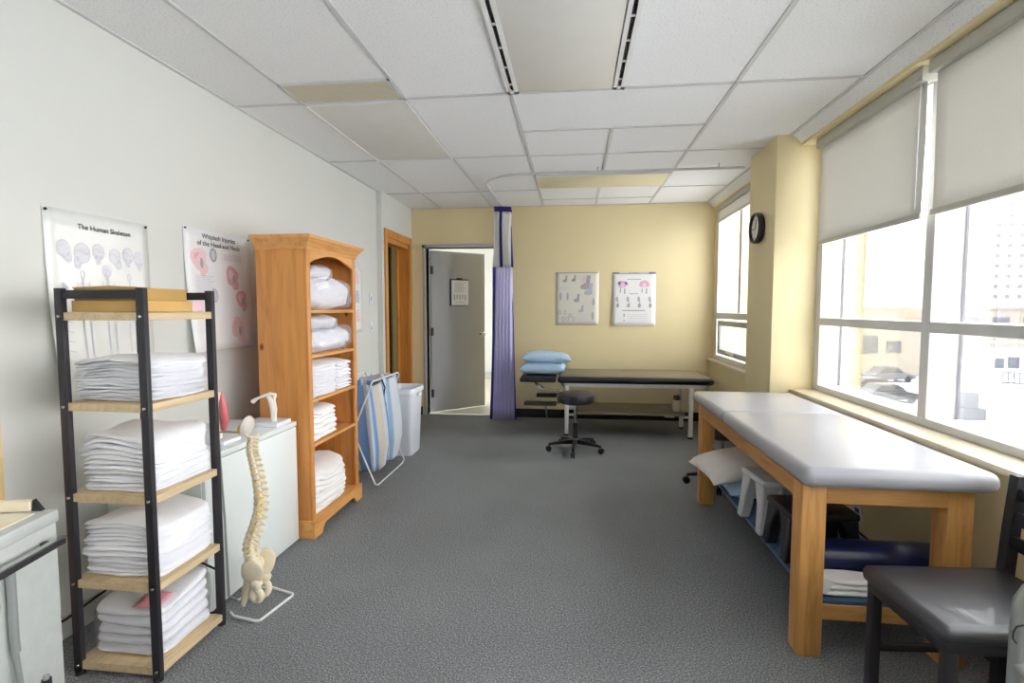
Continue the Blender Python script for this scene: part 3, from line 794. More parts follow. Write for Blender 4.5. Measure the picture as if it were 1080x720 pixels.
ORD = ['lowest', 'second from bottom', 'third from bottom', 'fourth from bottom', 'fifth from bottom', 'sixth from bottom', 'seventh from bottom', 'eighth from bottom']
def stack(n, where, group, x0, x1, y0, y1, z0, z1, seed, jit=0.012, mm='linen', folds=2, what='white folded towel', top=True, wa=0.022, e2=0.24, amp=0.009):
    cut = [0.0]
    for i in range(n): cut.append(cut[-1] + random.uniform(.75, 1.25))
    for i in range(n):
        a, b_ = z0 + (z1 - z0) * cut[i] / cut[-1], z0 + (z1 - z0) * cut[i + 1] / cut[-1]
        nm = 'topmost' if i == n - 1 and top else ORD[i]
        jx, jy = random.uniform(-jit, jit), random.uniform(-jit, jit)
        towel('%s %s %s' % (what, nm, where), group, x0 + jx, x1 - abs(jx) * .3, y0 + jy, y1 - abs(jy) * .3, a + 0.0015, b_ - 0.0005, seed + i, mm, folds, 'towel', (z0, z1, seed, wa), e2, amp)

def pillow(name, label, cat, mm, c, sx, sy, h, rz=0.0, tilt=0.0, group=None, sag=0.0, seed=0.0):
    n = 20; cx, cy, cz = c
    R_ = Matrix.Rotation(rz, 3, 'Z') @ Matrix.Rotation(tilt, 3, 'Y')
    b_ = B(mm); top, bot = [], []
    for j in range(n + 1):
        rt, rb = [], []
        for i in range(n + 1):
            u, v = -1 + 2 * i / n, -1 + 2 * j / n
            x = u * sx / 2 * (1 - .07 * (1 - v * v)) ; y = v * sy / 2 * (1 - .07 * (1 - u * u))
            th = h / 2 * ((1 - u ** 4) ** .55) * ((1 - v ** 4) ** .55)
            wr = 0.010 * noise.noise(Vector((x * 9 + seed, y * 9, seed))) * (1 if th > 0 else 0)
            zz = -sag * u * u
            rt.append(Vector((cx, cy, cz)) + R_ @ Vector((x, y, zz + th + wr + .002))); rb.append(Vector((cx, cy, cz)) + R_ @ Vector((x, y, zz - th * .8 - .002)))
        top.append(rt); bot.append(rb)
    b_.rings(top, closed=False); b_.rings(bot, closed=False)
    bmesh.ops.remove_doubles(b_.bm, verts=b_.bm.verts, dist=0.006)
    return tag(b_.build(name, None, angle=80), label, cat, group)

# ------------------------------------------------------------------ black metal rack
rx0, rx1, ry0, ry1 = -1.785, -1.445, 1.61, 1.965
t = thing('shelf_rack', 'black metal rack with five light wood shelves of white linen', 'shelf', ((rx0 + rx1) / 2, (ry0 + ry1) / 2, 0))
pw = 0.030
for x in (rx0, rx1 - pw):
    for y in (ry0, ry1 - 0.02):
        po = B('black_metal').box(x, x + pw, y, y + 0.02, 0.012, 1.395, bev=0.002).build('post', t)
        B('black').cyl((x + pw / 2, y + .01, 0), (x + pw / 2, y + .01, .014), .016, seg=14).build('foot', po)
        for z in (0.037, 0.340, 0.655, 0.980, 1.297):
            if y == ry0: B('chrome').lathe([(0.0005, 0), (.006, 0), (.005, .003), (.0005, .004)], (x + pw / 2, y, z), 12, Matrix.Rotation(PI / 2, 3, 'X')).build('bolt', po)
for y in (ry0, ry1 - 0.02):
    B('black_metal').box(rx0 + pw, rx1 - pw, y + .002, y + .018, 1.358, 1.388, bev=0.002).build('top_rail', t)
SZ = [0.051, 0.354, 0.669, 0.994, 1.311]
for z in SZ:
    B('ash_y').box(rx0 + 0.004, rx1 - 0.001, ry0 + 0.021, ry1 - 0.021, z - 0.028, z, bev=0.002).box(rx0 + pw, rx1 - pw, ry0 + .004, ry0 + .022, z - .028, z).build('shelf_board', t)
# cardboard boxes on the rack top
t = thing('cardboard_box', 'flat brown cardboard box with pink end lying on the rack top', 'box', (-1.61, 1.79, 1.312))
B('card').box(-1.745, -1.48, 1.635, 1.945, 1.3125, 1.352, bev=0.002).build('carton', t)
B('pink_pale').box(-1.482, -1.4785, 1.88, 1.944, 1.3135, 1.351).build('pink_sticker', t)
t = thing('cardboard_box', 'open-lidded flat cardboard box lying on the other box atop the rack', 'box', (-1.62, 1.75, 1.3525))
B('card_dark').box(-1.75, -1.50, 1.65, 1.88, 1.3525, 1.394, bev=0.002).build('carton', t)
lid = B('card'); lid.prism([(-1.752, 1.394), (-1.498, 1.394), (-1.498, 1.399), (-1.61, 1.404), (-1.752, 1.399)], lambda p, d: (p[0], d, p[1]), 1.648, 1.70)
lid.prism([(-1.752, 1.394), (-1.498, 1.394), (-1.498, 1.397), (-1.752, 1.397)], lambda p, d: (p[0], d, p[1]), 1.70, 1.885)
lid.build('lid_flap', t)
ix0, ix1, iy0, iy1 = rx0 + 0.012, rx1 - 0.012, ry0 + 0.034, ry1 - 0.026
GR = 'folded white linen on the black rack'
stack(7, 'on the second shelf down of the black rack', GR, ix0, ix1, iy0, iy1, SZ[3], SZ[3] + 0.155, 3, 0.010)
stack(2, 'on the middle shelf of the black rack', GR, ix0 + 0.02, ix1, iy0, iy1, SZ[2], SZ[2] + 0.06, 21, 0.006, top=False, wa=.010)
for i in range(4):
    z0 = SZ[2] + 0.06 + i * 0.038
    towel('white folded towel %s on the middle shelf of the black rack' % ['third from bottom', 'fourth from bottom', 'fifth from bottom', 'topmost'][i], GR, ix0, ix1 - .004 * i, iy0, iy1, z0 + .001, z0 + 0.038, 31 + i, warp=(SZ[2], SZ[2] + .21, 21, .035))
stack(7, 'on the fourth shelf down of the black rack', GR, ix0, ix1, iy0, iy1, SZ[1], SZ[1] + 0.205, 41, 0.008)
# wrapped pack on lowest shelf
t = thing('linen_pack', 'clear plastic pack of white sheets with pink label on the lowest rack shelf', 'linen pack', (-1.61, 1.79, SZ[0]))
def lean(o, z0):
    for v in o.data.vertices:
        y = v.co.y + o.parent.location.y; z = v.co.z
        v.co.z = z * (1 + .13 * (y - 1.79) / .15)
for i in range(5):
    lean(slab('folded_sheet', 'linen', ix0 + .014, ix1 - .014, iy0 + .012, iy1 - .012, SZ[0] + .004 + i * .040, SZ[0] + .043 + i * .040, 61 + i, t, e2=.3, amp=.009), 0)
lean(slab('plastic_wrap', 'wrap', ix0 + .002, ix1 - .002, iy0 + .002, iy1 - .002, SZ[0] + .001, SZ[0] + .216, 70, t, e1=0.42, e2=.34, amp=0.007, fr=22), 0)
lb = B('pink_lab'); rs = []
for j in range(5):
    y = 1.655 + .085 * j / 4
    rs.append([Vector((-1.585 + .10 * i / 4, y, SZ[0] + (.2125 + .004) * (1 + .13 * (y - 1.79) / .15))) for i in range(5)])
lb.rings(rs, closed=False); lo_ = lb.build('pink_label', t, flip=False); md = lo_.modifiers.new('thick', 'SOLIDIFY'); md.thickness = .001

# ------------------------------------------------------------------ white cabinet
t = thing('cabinet', 'low white two-door cabinet between the rack and the pine bookcase', 'cabinet', (-1.79, 2.36, 0))
B('white_lam').box(-2.01, -1.566, 2.0, 2.742, 0.03, 0.665).box(-2.01, -1.60, 2.02, 2.72, 0.0, 0.03).build('body', t)
B('white_lam').box(-2.012, -1.548, 1.995, 2.745, 0.665, 0.69, bev=.002).build('top_panel', t)
for a, b_ in ((2.003, 2.366), (2.371, 2.74)):
    B('white_lam').box(-1.566, -1.548, a, b_, 0.012, 0.66, bev=.002).build('door', t)

# anatomy models on the cabinet
t = thing('joint_model', 'small white shoulder bone model on a square base atop the cabinet', 'anatomy model', (-1.66, 2.64, .69))
B('white_plastic').box(-1.76, -1.565, 2.58, 2.72, .6905, .712, bev=.004).build('stand', t)
bn = B('bone_white'); bx, by = -1.625, 2.64
bn.tube([(bx, by, .708), (bx, by, .74), (bx + .004, by, .78), (bx - .004, by, .82), (bx - .02, by, .842), (bx - .028, by, .848)], .012, 12, [.008, .010, .017, .018, .014, .008])
bn.tube([(bx + .012, by, .71), (bx + .016, by, .78), (bx + .010, by, .83), (bx + .016, by, .852)], .009, 10, [.008, .010, .007, .010])
bn.build('humerus', t)
B('bone_white').tube([(bx + .02, by, .856), (bx - .01, by, .862), (bx - .05, by, .848), (bx - .09, by, .832), (bx - .115, by, .815)], .009, 10, [.008, .009, .008, .008, .013]).build('clavicle', t)
B('bone_grey').blob((bx - .038, by, .838), (.010, .008, .007)).build('coracoid', t)
t = thing('muscle_model', 'red muscle anatomy model at the rack end of the white cabinet', 'anatomy model', (-1.66, 2.28, .69))
B('white_plastic').box(-1.74, -1.60, 2.20, 2.33, .6905, .708, bev=.004).build('stand', t)
B('bone').tube([(-1.672, 2.27, .706), (-1.675, 2.27, .80), (-1.672, 2.27, .93)], .012, 10, [.016, .010, .018]).build('bone', t)
B('muscle').tube([(-1.652, 2.275, .735), (-1.645, 2.275, .79), (-1.65, 2.275, .86), (-1.662, 2.275, .93)], .018, 12, [.007, .020, .018, .007]).build('muscle', t)

# ------------------------------------------------------------------ spine model on wire stand
SX, SY = -1.40, 2.07
t = thing('spine_model', 'hanging human spine model with pelvis and yellow nerves on a wire stand', 'anatomy model', (SX, SY, 0))
def pt(a): return Vector(a)
B('white_metal').tube([(-1.47, 2.03, .006), (-1.44, 2.005, .006), (-1.325, 1.985, .006), (-1.31, 1.99, .006), (-1.275, 2.185, .006), (-1.28, 2.20, .006), (-1.42, 2.245, .006), (-1.47, 2.235, .006), (-1.50, 2.12, .006)], .006, 8).build('wire_foot', t)
B('dusty_metal').tube([(-1.50, 2.12, .006), (-1.535, 2.11, .03), (-1.535, 2.10, .4), (-1.54, 2.085, .76), (-1.535, 2.08, .785), (-1.50, 2.075, .79), (-1.40, 2.07, .79)], .005, 8).build('stand_pole', t)
# spine curve (x, z)
ctrl = [(-1.375, .775), (-1.383, .715), (-1.372, .66), (-1.357, .59), (-1.348, .52), (-1.352, .45), (-1.372, .38), (-1.395, .32), (-1.402, .28), (-1.392, .235)]
def cr(i, f_):
    p = [ctrl[max(0, min(len(ctrl) - 1, i + k_))] for k_ in (-1, 0, 1, 2)]
    return [0.5 * ((2 * p[1][q]) + (-p[0][q] + p[2][q]) * f_ + (2 * p[0][q] - 5 * p[1][q] + 4 * p[2][q] - p[3][q]) * f_ ** 2 + (-p[0][q] + 3 * p[1][q] - 3 * p[2][q] + p[3][q]) * f_ ** 3) for q in (0, 1)]
nv = 24
def along(s_):
    s_ *= len(ctrl) - 1; i = min(int(s_), len(ctrl) - 2); return cr(i, s_ - i)
# cumulative spacing grows downwards
ws = [1.0 + 0.9 * i / nv for i in range(nv)]; tot = sum(ws); acc = 0
for i in range(nv):
    s0 = (acc + ws[i] / 2) / tot; acc += ws[i]
    x, z = along(s0); xa, za = along(max(0, s0 - .02)); xb, zb = along(min(1, s0 + .02))
    ang = math.atan2(xb - xa, -(zb - za))
    R_ = Matrix.Rotation(-ang, 3, 'Y') @ Matrix.Identity(3)
    k_ = 0.015 + 0.015 * i / nv; hh = 0.54 / tot * ws[i] * .40
    v_ = B('bone')
    v_.lathe([(.001, -hh), (k_, -hh), (k_ * .86, -hh * .3), (k_ * .86, hh * .3), (k_, hh), (.001, hh)], (x, SY, z), 14, R_)
    # spinous process backwards (+x) and transverse processes
    L = 0.036 + 0.010 * math.sin(i / nv * PI)
    dn = .4 if 6 < i < 18 else .15
    v_.tube([Vector((x, SY, z)) + R_ @ Vector(q) for q in ((k_ * .7, 0, 0), (L * .6, 0, -hh * .6 * dn), (L, 0, -hh * 2.2 * dn))], .004, 8, [.008, .006, .006])
    for q in (-1, 1):
        v_.tube([Vector((x, SY, z)) + R_ @ Vector(w_) for w_ in ((k_ * .5, q * k_ * .5, 0), (k_ * .9, q * (k_ + .006), 0.002))], .004, 8, [.007, .005])
    vo = v_.build('vertebra', t)
    if i < nv - 1:
        s1 = acc / tot; xd, zd = along(s1)
        B('bone_grey').lathe([(.001, -.003), (k_ * .88, -.003), (k_ * .95, 0), (k_ * .88, .003), (.001, .003)], (xd, SY, zd), 14, R_).build('disc', t)
nr = B('nerve')
for i in range(12):
    x, z = along(.12 + .07 * i)
    for q in (-1, 1):
        nr.tube([(x + .010, SY + q * .006, z), (x + .012, SY + q * .018, z - .006), (x + .008, SY + q * .030, z - .018)], .0034, 6)
nr.tube([(along(.45 + .05 * i)[0] + .014, SY - .010, along(.45 + .05 * i)[1]) for i in range(12)], .006, 8)
nr.build('nerves', t)
B('bone_grey').lathe([(.001, 0), (.028, .004), (.040, .012), (.045, .024), (.039, .024), (.026, .012), (.001, .010)], (-1.372, SY, .815), 24, Matrix.Rotation(math.radians(-78), 3, 'Y')).build('occiput', t)
B('nerve').blob((-1.415, SY, .805), (.018, .018, .024), amp=.006, fr=30).tube([(-1.405, SY, .80), (-1.395, SY, .775), (-1.378, SY, .765)], .007, 8).build('brain_stem', t)
B('bone').tube([(-1.40, SY - .012, .787), (-1.38, SY - .014, .775), (-1.355, SY, .772), (-1.35, SY + .01, .785)], .006, 8).build('atlas', t)
# pelvis + sacrum
pv = B('bone')
pv.tube([(-1.392, SY, .245), (-1.385, SY, .20), (-1.392, SY, .15), (-1.412, SY, .10), (-1.428, SY, .06), (-1.438, SY, .025), (-1.436, SY, .012)], .03, 14, [.026, .034, .032, .024, .017, .011, .006])
pv.build('sacrum', t)
for q in (-1, 1):
    pb = B('bone'); yy = SY + q * .038
    TL = Matrix.Rotation(q * -.25, 3, 'X') @ Matrix.Rotation(.35, 3, 'Y')
    pb.blob((-1.362, yy + q * .006, .195), (.050, .012, .062), .9, .9, .003, 20, q * 2.0, 24, 14, TL)
    pb.blob((-1.375, SY + q * .026, .20), (.022, .018, .030), 1, 1, 0, 8, 0, 18, 10)
    pb.blob((-1.352, yy, .135), (.024, .018, .024), 1, 1, .002, 20, 1, 18, 12)
    ring = [(-1.360 + .026 * math.cos(w_), yy - q * (.010 + .012 * math.sin(w_ * .5)), .085 + .030 * math.sin(w_)) for w_ in [PI / 2 + 2 * PI * i_ / 18 for i_ in range(19)]]
    pb.tube(ring, .010, 8, [.011 + .004 * abs(math.sin(i_ * .35)) for i_ in range(19)])
    po = pb.build('hip_bone', t, angle=80)
    B('bone_grey').blob((-1.345, yy + q * .014, .132), (.011, .007, .012), nu=14, nv=8).build('hip_socket', t)
# black cord by the wall / cabinet
cd = B('black').tube([(-1.98, 1.25, .12), (-1.975, 1.42, .13), (-1.97, 1.60, .115), (-1.965, 1.75, .11), (-1.96, 1.88, .13), (-1.90, 1.96, .18), (-1.70, 1.982, .235), (-1.56, 1.984, .245), (-1.50, 1.986, .22), (-1.475, 1.988, .16), (-1.48, 1.989, .09), (-1.51, 1.989, .03), (-1.58, 1.988, .008)], .005, 8)
tag(cd.build('power_cord'), 'black power cord running along the white wall behind the black rack', 'cord')

# ------------------------------------------------------------------ pine bookcase
bx0, bx1, by0, by1 = -1.785, -1.482, 2.775, 3.43
t = thing('bookcase', 'tall knotty pine bookcase with arched top full of white linen', 'bookcase', ((bx0 + bx1) / 2, (by0 + by1) / 2, 0))
for a, b_ in ((by0, by0 + .022), (by1 - .022, by1)):
    B('pine_z').box(bx0, bx1 - .018, a, b_, 0.02, 1.665, bev=.001).build('side_panel', t)
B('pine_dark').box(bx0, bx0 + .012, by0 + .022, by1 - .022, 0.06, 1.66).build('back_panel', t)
for a, b_ in ((by0, by0 + .042), (by1 - .042, by1)):
    B('pine_y').m('pine_z').box(bx1 - .018, bx1, a, b_, 0.09, 1.665, bev=.003).build('face_stile', t)
# arched top rail
ya, yb = by0 + .042, by1 - .042
arch = [(ya, 1.665), (ya, 1.585)] + [(ya + (yb - ya) * i / 16, 1.585 + .055 * math.sin(PI * i / 16)) for i in range(1, 16)] + [(yb, 1.585), (yb, 1.665)]
B('pine_y').prism(arch, lambda p, d: (d, p[0], p[1]), bx1 - .018, bx1 - .001).build('arched_rail', t)
# crown moulding: stepped profile swept around three sides
cr_ = B('pine_y')
for z0, z1, o0, o1 in ((1.655, 1.67, .004, .006), (1.67, 1.715, .006, .036), (1.715, 1.733, .044, .046)):
    cr_.rings([[Vector((bx0 - o * .2, by0 - o, z)), Vector((bx1 + o, by0 - o, z)), Vector((bx1 + o, by1 + o, z)), Vector((bx0 - o * .2, by1 + o, z))] for o, z in ((o0, z0), (o1, z1))])
cr_.build('crown_moulding', t)
SB = [0.105, 0.54, 0.80, 1.055, 1.315]
for z in SB: B('pine_y').box(bx0 + .012, bx1 - .018, by0 + .022, by1 - .022, z - .02, z, bev=.001).box(bx1 - .02, bx1 - .002, ya, yb, z - .018, z, bev=.002).build('shelf_board', t)
# plinth with cut-out feet
pl = [(by0 - .012, 0), (by0 + .085, 0), (by0 + .10, .03), (by0 + .13, .05), (by1 - .13, .05), (by1 - .10, .03), (by1 - .085, 0), (by1 + .012, 0), (by1 + .012, .105), (by0 - .012, .105)]
B('pine_y').prism(pl, lambda p, d: (d, p[0], p[1]), bx1 - .002, bx1 + .016).box(bx0, bx1, by0 - .012, by0, 0, .105, bev=.002).box(bx0, bx1, by1, by1 + .012, 0, .105, bev=.002).build('plinth', t)
# bookcase contents
ex0, ex1, ey0, ey1 = bx0 + .03, bx1 - .006, by0 + .05, by1 - .06
def bagged(label, x0, x1, y0, y1, z0, z1, seed):
    q = thing('linen_bag', label, 'bag', ((x0 + x1) / 2, (y0 + y1) / 2, z0), group='plastic bags of linen in the bookcase')
    B('linen').blob(((x0 + x1) / 2, (y0 + y1) / 2, (z0 + z1) / 2), ((x1 - x0) / 2 - .010, (y1 - y0) / 2 - .012, (z1 - z0) / 2 - .006), .75, .5, .024, 11, seed, 44, 18).build('linen', q, angle=80)
    B('bagwrap').blob(((x0 + x1) / 2, (y0 + y1) / 2, (z0 + z1) / 2), ((x1 - x0) / 2, (y1 - y0) / 2, (z1 - z0) / 2), .66, .45, .030, 13, seed + .05, 44, 18).build('plastic_bag', q, angle=80)
    return q
bagged('large clear bag of white linen on the top bookcase shelf', ex0 - .01, ex1 + .018, ey0 - .022, ey1 + .03, SB[4] - .006, SB[4] + .205, 5.1)
bagged('small clear bag lying on the large bag on the top bookcase shelf', ex0 + .05, ex1 + .012, ey0 - .022, ey0 + .32, SB[4] + .180, SB[4] + .268, 8.7)
bagged('plump clear bag of white linen on the second bookcase shelf', ex0 - .01, ex1 + .018, ey0 - .022, ey1 + .03, SB[3] - .006, SB[3] + .165, 12.2)
bagged('half-empty clear bag lying on the plump bag on the second bookcase shelf', ex0 + .03, ex1 + .012, ey0 - .03, ey0 + .40, SB[3] + .135, SB[3] + .235, 15.9)
GB = 'folded white towels in the bookcase'
stack(6, 'at the near end of the third bookcase shelf', GB, ex0, ex1, ey0, ey0 + .33, SB[2], SB[2] + .205, 81, .010)
stack(4, 'at the far end of the third bookcase shelf', GB, ex0, ex1 - .005, ey0 + .345, ey1 + .005, SB[2], SB[2] + .19, 95, .006)
stack(3, 'on the fourth bookcase shelf', GB, ex0, ex1, ey0 - .005, ey0 + .35, SB[1], SB[1] + .19, 104, .012, 'linen_warm', 2, 'thick folded towel', wa=.03, e2=.42, amp=.014)
stack(4, 'on the lowest bookcase shelf', GB, ex0, ex1 + .002, ey0, ey0 + .46, SB[0], SB[0] + .27, 113, .012, 'linen_warm', 2, 'thick folded towel', wa=.04, e2=.36, amp=.014)

# ------------------------------------------------------------------ laundry hamper
t = thing('laundry_hamper', 'folding laundry hamper with blue and white striped bag beside the bookcase', 'hamper', (-1.60, 3.95, 0))
hy0, hy1 = 3.62, 4.28
fr = B('white_metal')
for xa, xb in ((-1.44, -1.76), (-1.76, -1.47)):
    B('white_metal').tube([(xa, hy0 + .05, .015), (xa, hy0, .03), (xb, hy0 + .02, .76), (xb, hy0 + .05, .785), (xb, hy1 - .05, .785), (xb, hy1 - .02, .76), (xa, hy1, .03), (xa, hy1 - .05, .010), (xa, hy0 + .05, .010)], .006, 8).build('tube_frame', t)
fr.bm.free()
def bag(name, xc, yc, wx, wy, z1, z0, shift, seed, cols):
    n = 60; rs = []
    for j in range(13):
        f_ = j / 12; z = z1 + (z0 - z1) * f_
        ring = []
        for i in range(n):
            a = 2 * PI * i / n
            cx_, sy_ = math.copysign(abs(math.cos(a)) ** .5, math.cos(a)), math.copysign(abs(math.sin(a)) ** .5, math.sin(a))
            k_ = (1 + .16 * math.sin(f_ * PI)) * (1 - .22 * max(0, f_ - .75) / .25)
            wv = 1 + .06 * math.sin(a * 7 + seed + f_ * 2) * (1 - .5 * f_)
            ring.append(Vector((xc + shift[0] * f_ + wx / 2 * cx_ * k_ * wv, yc + shift[1] * f_ + wy / 2 * sy_ * k_ * wv, z + .05 * noise.noise(Vector((math.cos(a) * 1.5, math.sin(a) * 1.5, seed))) * (1 - f_))))
        rs.append(ring)
    b_ = MB().m(cols[0]); fs = b_.rings(rs, cap=False)
    idx = {}
    for c_ in cols: b_.m(c_); idx[c_] = b_.cur
    for k_, f_ in enumerate(fs): f_.material_index = idx[cols[((k_ % n) // 4) % len(cols)]]
    b_.m(cols[0]); fb = b_.bm.faces.new([v for v in fs[-1].verts][:3]) if False else None
    b_.bm.verts.ensure_lookup_table()
    last = [b_.bm.verts[len(b_.bm.verts) - n + i] for i in range(n)]
    q = b_.bm.faces.new(last); q.smooth = True
    o = b_.build(name, t, angle=80, flip=False)
    md = o.modifiers.new('thick', 'SOLIDIFY'); md.thickness = .002
bag('striped_bag', -1.595, 3.80, .22, .30, .76, .10, (.05, .02), 1.0, ['stripe_w', 'stripe_b', 'stripe_c', 'stripe_b'])
bag('pale_striped_bag', -1.60, 4.12, .24, .26, .77, .09, (.04, .01), 3.0, ['stripe_w', 'stripe_lb', 'stripe_w', 'stripe_w'])
B('black').tube([(-1.50, 3.93, .78), (-1.475, 3.94, .70), (-1.485, 3.93, .62), (-1.47, 3.94, .56)], .006, 8).build('strap', t)

# white bin
t = thing('waste_bin', 'tall white plastic bin between the hamper and the grey door', 'bin', (-1.535, 4.60, 0))
def sq(cx_, cy_, rx_, ry_, z, n=40, e=.35):
    return [Vector((cx_ + rx_ * math.copysign(abs(math.cos(2 * PI * i / n)) ** e, math.cos(2 * PI * i / n)), cy_ + ry_ * math.copysign(abs(math.sin(2 * PI * i / n)) ** e, math.sin(2 * PI * i / n)), z)) for i in range(n)]
b_ = B('white_plastic'); cx_, cy_ = -1.535, 4.60
b_.rings([sq(cx_, cy_, *p) for p in ((.098, .135, 0.0), (.105, .142, .01), (.128, .17, .56), (.142, .184, .565), (.142, .184, .60), (.136, .178, .61), (.126, .168, .605), (.10, .138, .02))])
b_.build('bin_body', t)
B('white_plastic').box(cx_ + .125, cx_ + .150, cy_ - .05, cy_ + .05, .53, .56, bev=.008).build('handle', t)

# ------------------------------------------------------------------ treatment couch (back)
t = thing('treatment_couch', 'black padded treatment couch with white legs along the yellow back wall', 'couch', (.45, 5.7, 0))
def cushion(mb, x0, x1, y0, y1, z0, z1, r, seg=4): mb.box(x0, x1, y0, y1, z0, z1, bev=r, seg=seg)
cu = B('black_vinyl'); cushion(cu, -.16, 1.40, 5.35, 6.10, .555, .622, .028); cu.build('main_cushion', t)
cu = B('brown_shelf_and_sheen'); cu.box(-.13, 1.37, 5.385, 6.07, .6205, .6245, bev=.0015); cu.build('top_reflection', t)  # thin taupe sheet paints the brownish reflection on the glossy black vinyl
cu = B('black_vinyl'); cushion(cu, -.555, -.178, 5.36, 6.08, .557, .607, .022); cu.build('head_cushion', t)
B('white_metal').box(-.12, 1.36, 5.40, 5.43, .515, .555).box(-.12, 1.36, 6.02, 6.05, .515, .555).box(-.12, -.09, 5.40, 6.05, .515, .555).box(1.33, 1.36, 5.40, 6.05, .515, .555).build('frame', t)
for x, y in ((1.185, 5.40), (1.185, 5.86), (-.065, 5.40), (-.065, 5.86)):
    lg = B('white_metal').box(x - .02, x + .02, y - .02, y + .02, .02, .52, bev=.004).build('leg', t)
    B('black').box(x - .022, x + .022, y - .022, y + .022, 0, .022, bev=.004).build('foot', lg)
B('brown_shelf_and_sheen').box(.02, 1.14, 5.42, 6.02, .222, .246, bev=.006).build('lower_shelf', t)
B('white_metal').box(-.06, 0.03, 5.44, 5.47, .20, .222).box(1.12, 1.2, 5.44, 5.47, .20, .222).box(-.06, .03, 5.84, 5.87, .20, .222).box(1.12, 1.2, 5.84, 5.87, .20, .222).box(-.10, -.02, 5.385, 5.42, .36, .46, bev=.01).build('stretcher', t)
a = B('black_vinyl'); a.box(-.505, -.165, 5.30, 5.42, .325, .358, bev=.014, seg=4); a.build('arm_pad', t)
a = B('black_vinyl'); a.box(-.405, -.175, 5.70, 5.82, .345, .385, bev=.014, seg=4, mtx=None); a.build('arm_pad', t)
B('chrome').tube([(-.28, 5.36, .325), (-.27, 5.37, .22), (-.265, 5.37, .18)], .008, 8).tube([(-.42, 5.5, .555), (-.36, 5.48, .49), (-.10, 5.46, .45)], .007, 8).tube([(-.45, 5.62, .55), (-.30, 5.6, .46), (-.07, 5.6, .43)], .007, 8).tube([(-.16, 5.36, .345), (-.05, 5.42, .37)], .009, 8).tube([(-.18, 5.76, .36), (-.05, 5.80, .38)], .009, 8).build('support_rods', t)
B('white_plastic').blob((-.36, 5.47, .495), (.018, .018, .022), nu=16, nv=10).build('lever_knob', t)
pillow('pillow', 'light blue pillow on top of another pillow on the black couch', 'pillow', 'blue_pillow', (-.29, 5.72, .783), .54, .40, .125, .05, .03, 'light blue pillows', seed=2)
pillow('pillow', 'light blue pillow lying directly on the head end of the black couch', 'pillow', 'blue_pillow', (-.325, 5.72, .672), .49, .44, .155, -.03, 0, 'light blue pillows', seed=6)
t = thing('plant_pot', 'small pale pot with dry green leaves on the couch lower shelf', 'plant', (1.085, 5.60, .246))
B('pot').lathe([(.001, 0), (.036, 0), (.048, .03), (.052, .09), (.046, .115), (.040, .12), (.036, .105), (.001, .10)], (1.085, 5.60, .2475), 24).build('pot', t)
lf = B('plant')
for i in range(26):
    a = i * 2.4; r_ = .012 + .02 * (i % 4) / 3
    lf.blob((1.085 + r_ * math.cos(a), 5.60 + r_ * math.sin(a), .365 + .018 * (i % 3)), (.016, .008, .012), amp=.003, fr=40, seed=i, nu=8, nv=5, mtx=Matrix.Rotation(a, 3, 'Z'))
lf.build('leaves', t)

# ------------------------------------------------------------------ rolling stools
def stool(loc, rz, label, seat_z):
    t = thing('rolling_stool', label, 'stool', loc, rz, 'black rolling stools')
    B('black_vinyl').lathe([(.001, seat_z - .095), (.15, seat_z - .095), (.170, seat_z - .080), (.174, seat_z - .04), (.168, seat_z - .012), (.14, seat_z + .001), (.001, seat_z + .006)], (0, 0, 0), 40).build('seat', t, local=True)
    B('chrome').cyl((0, 0, .20), (0, 0, seat_z - .075), .017, seg=18).lathe([(.001, seat_z - .115), (.06, seat_z - .115), (.07, seat_z - .096), (.001, seat_z - .0955)], (0, 0, 0), 24).build('gas_lift', t, local=True)
    B('black_plastic').cyl((0, 0, .10), (0, 0, .265), .025, seg=20).build('column_cover', t, local=True)
    B('chrome').tube([(.01, 0, seat_z - .108), (-.10, -.02, seat_z - .125), (-.14, -.03, seat_z - .135)], .005, 8).build('height_lever', t, local=True)
    B('dusty_metal').cyl((0, 0, .065), (0, 0, .115), .036, .028, seg=20).build('hub', t, local=True)
    for i in range(5):
        a = 2 * PI * i / 5
        R_ = Matrix.Rotation(a, 4, 'Z')
        ar = MB().m('black_plastic')
        ar.rings([[R_ @ Vector((x, y * w_, z)) for y, z in ((-1, zb), (1, zb), (1, zt), (-1, zt))] for x, w_, zb, zt in ((.02, .022, .068, .110), (.12, .018, .066, .098), (.235, .015, .060, .080), (.255, .012, .060, .074))])
        ao = ar.build('base_arm', t, local=True)
        ca = MB().m('black_plastic')
        for q in (-.016, .008):
            ca.cyl(R_ @ Vector((.255, q, .026)), R_ @ Vector((.255, q + .011, .026)), .026, seg=18)
        ca.cyl(R_ @ Vector((.242, 0, .03)), R_ @ Vector((.242, 0, .066)), .006, seg=8).cyl(R_ @ Vector((.255, -.015, .026)), R_ @ Vector((.255, .015, .026)), .008, seg=8)
        ca.build('caster', ao, local=True)
    return t
s1 = stool((.025, 4.84, 0), math.radians(-95), 'black round rolling stool in front of the black couch', .545)
stool((1.115, 4.02, 0), math.radians(180), 'black rolling stool half hidden behind the far leg of the oak table', .46)

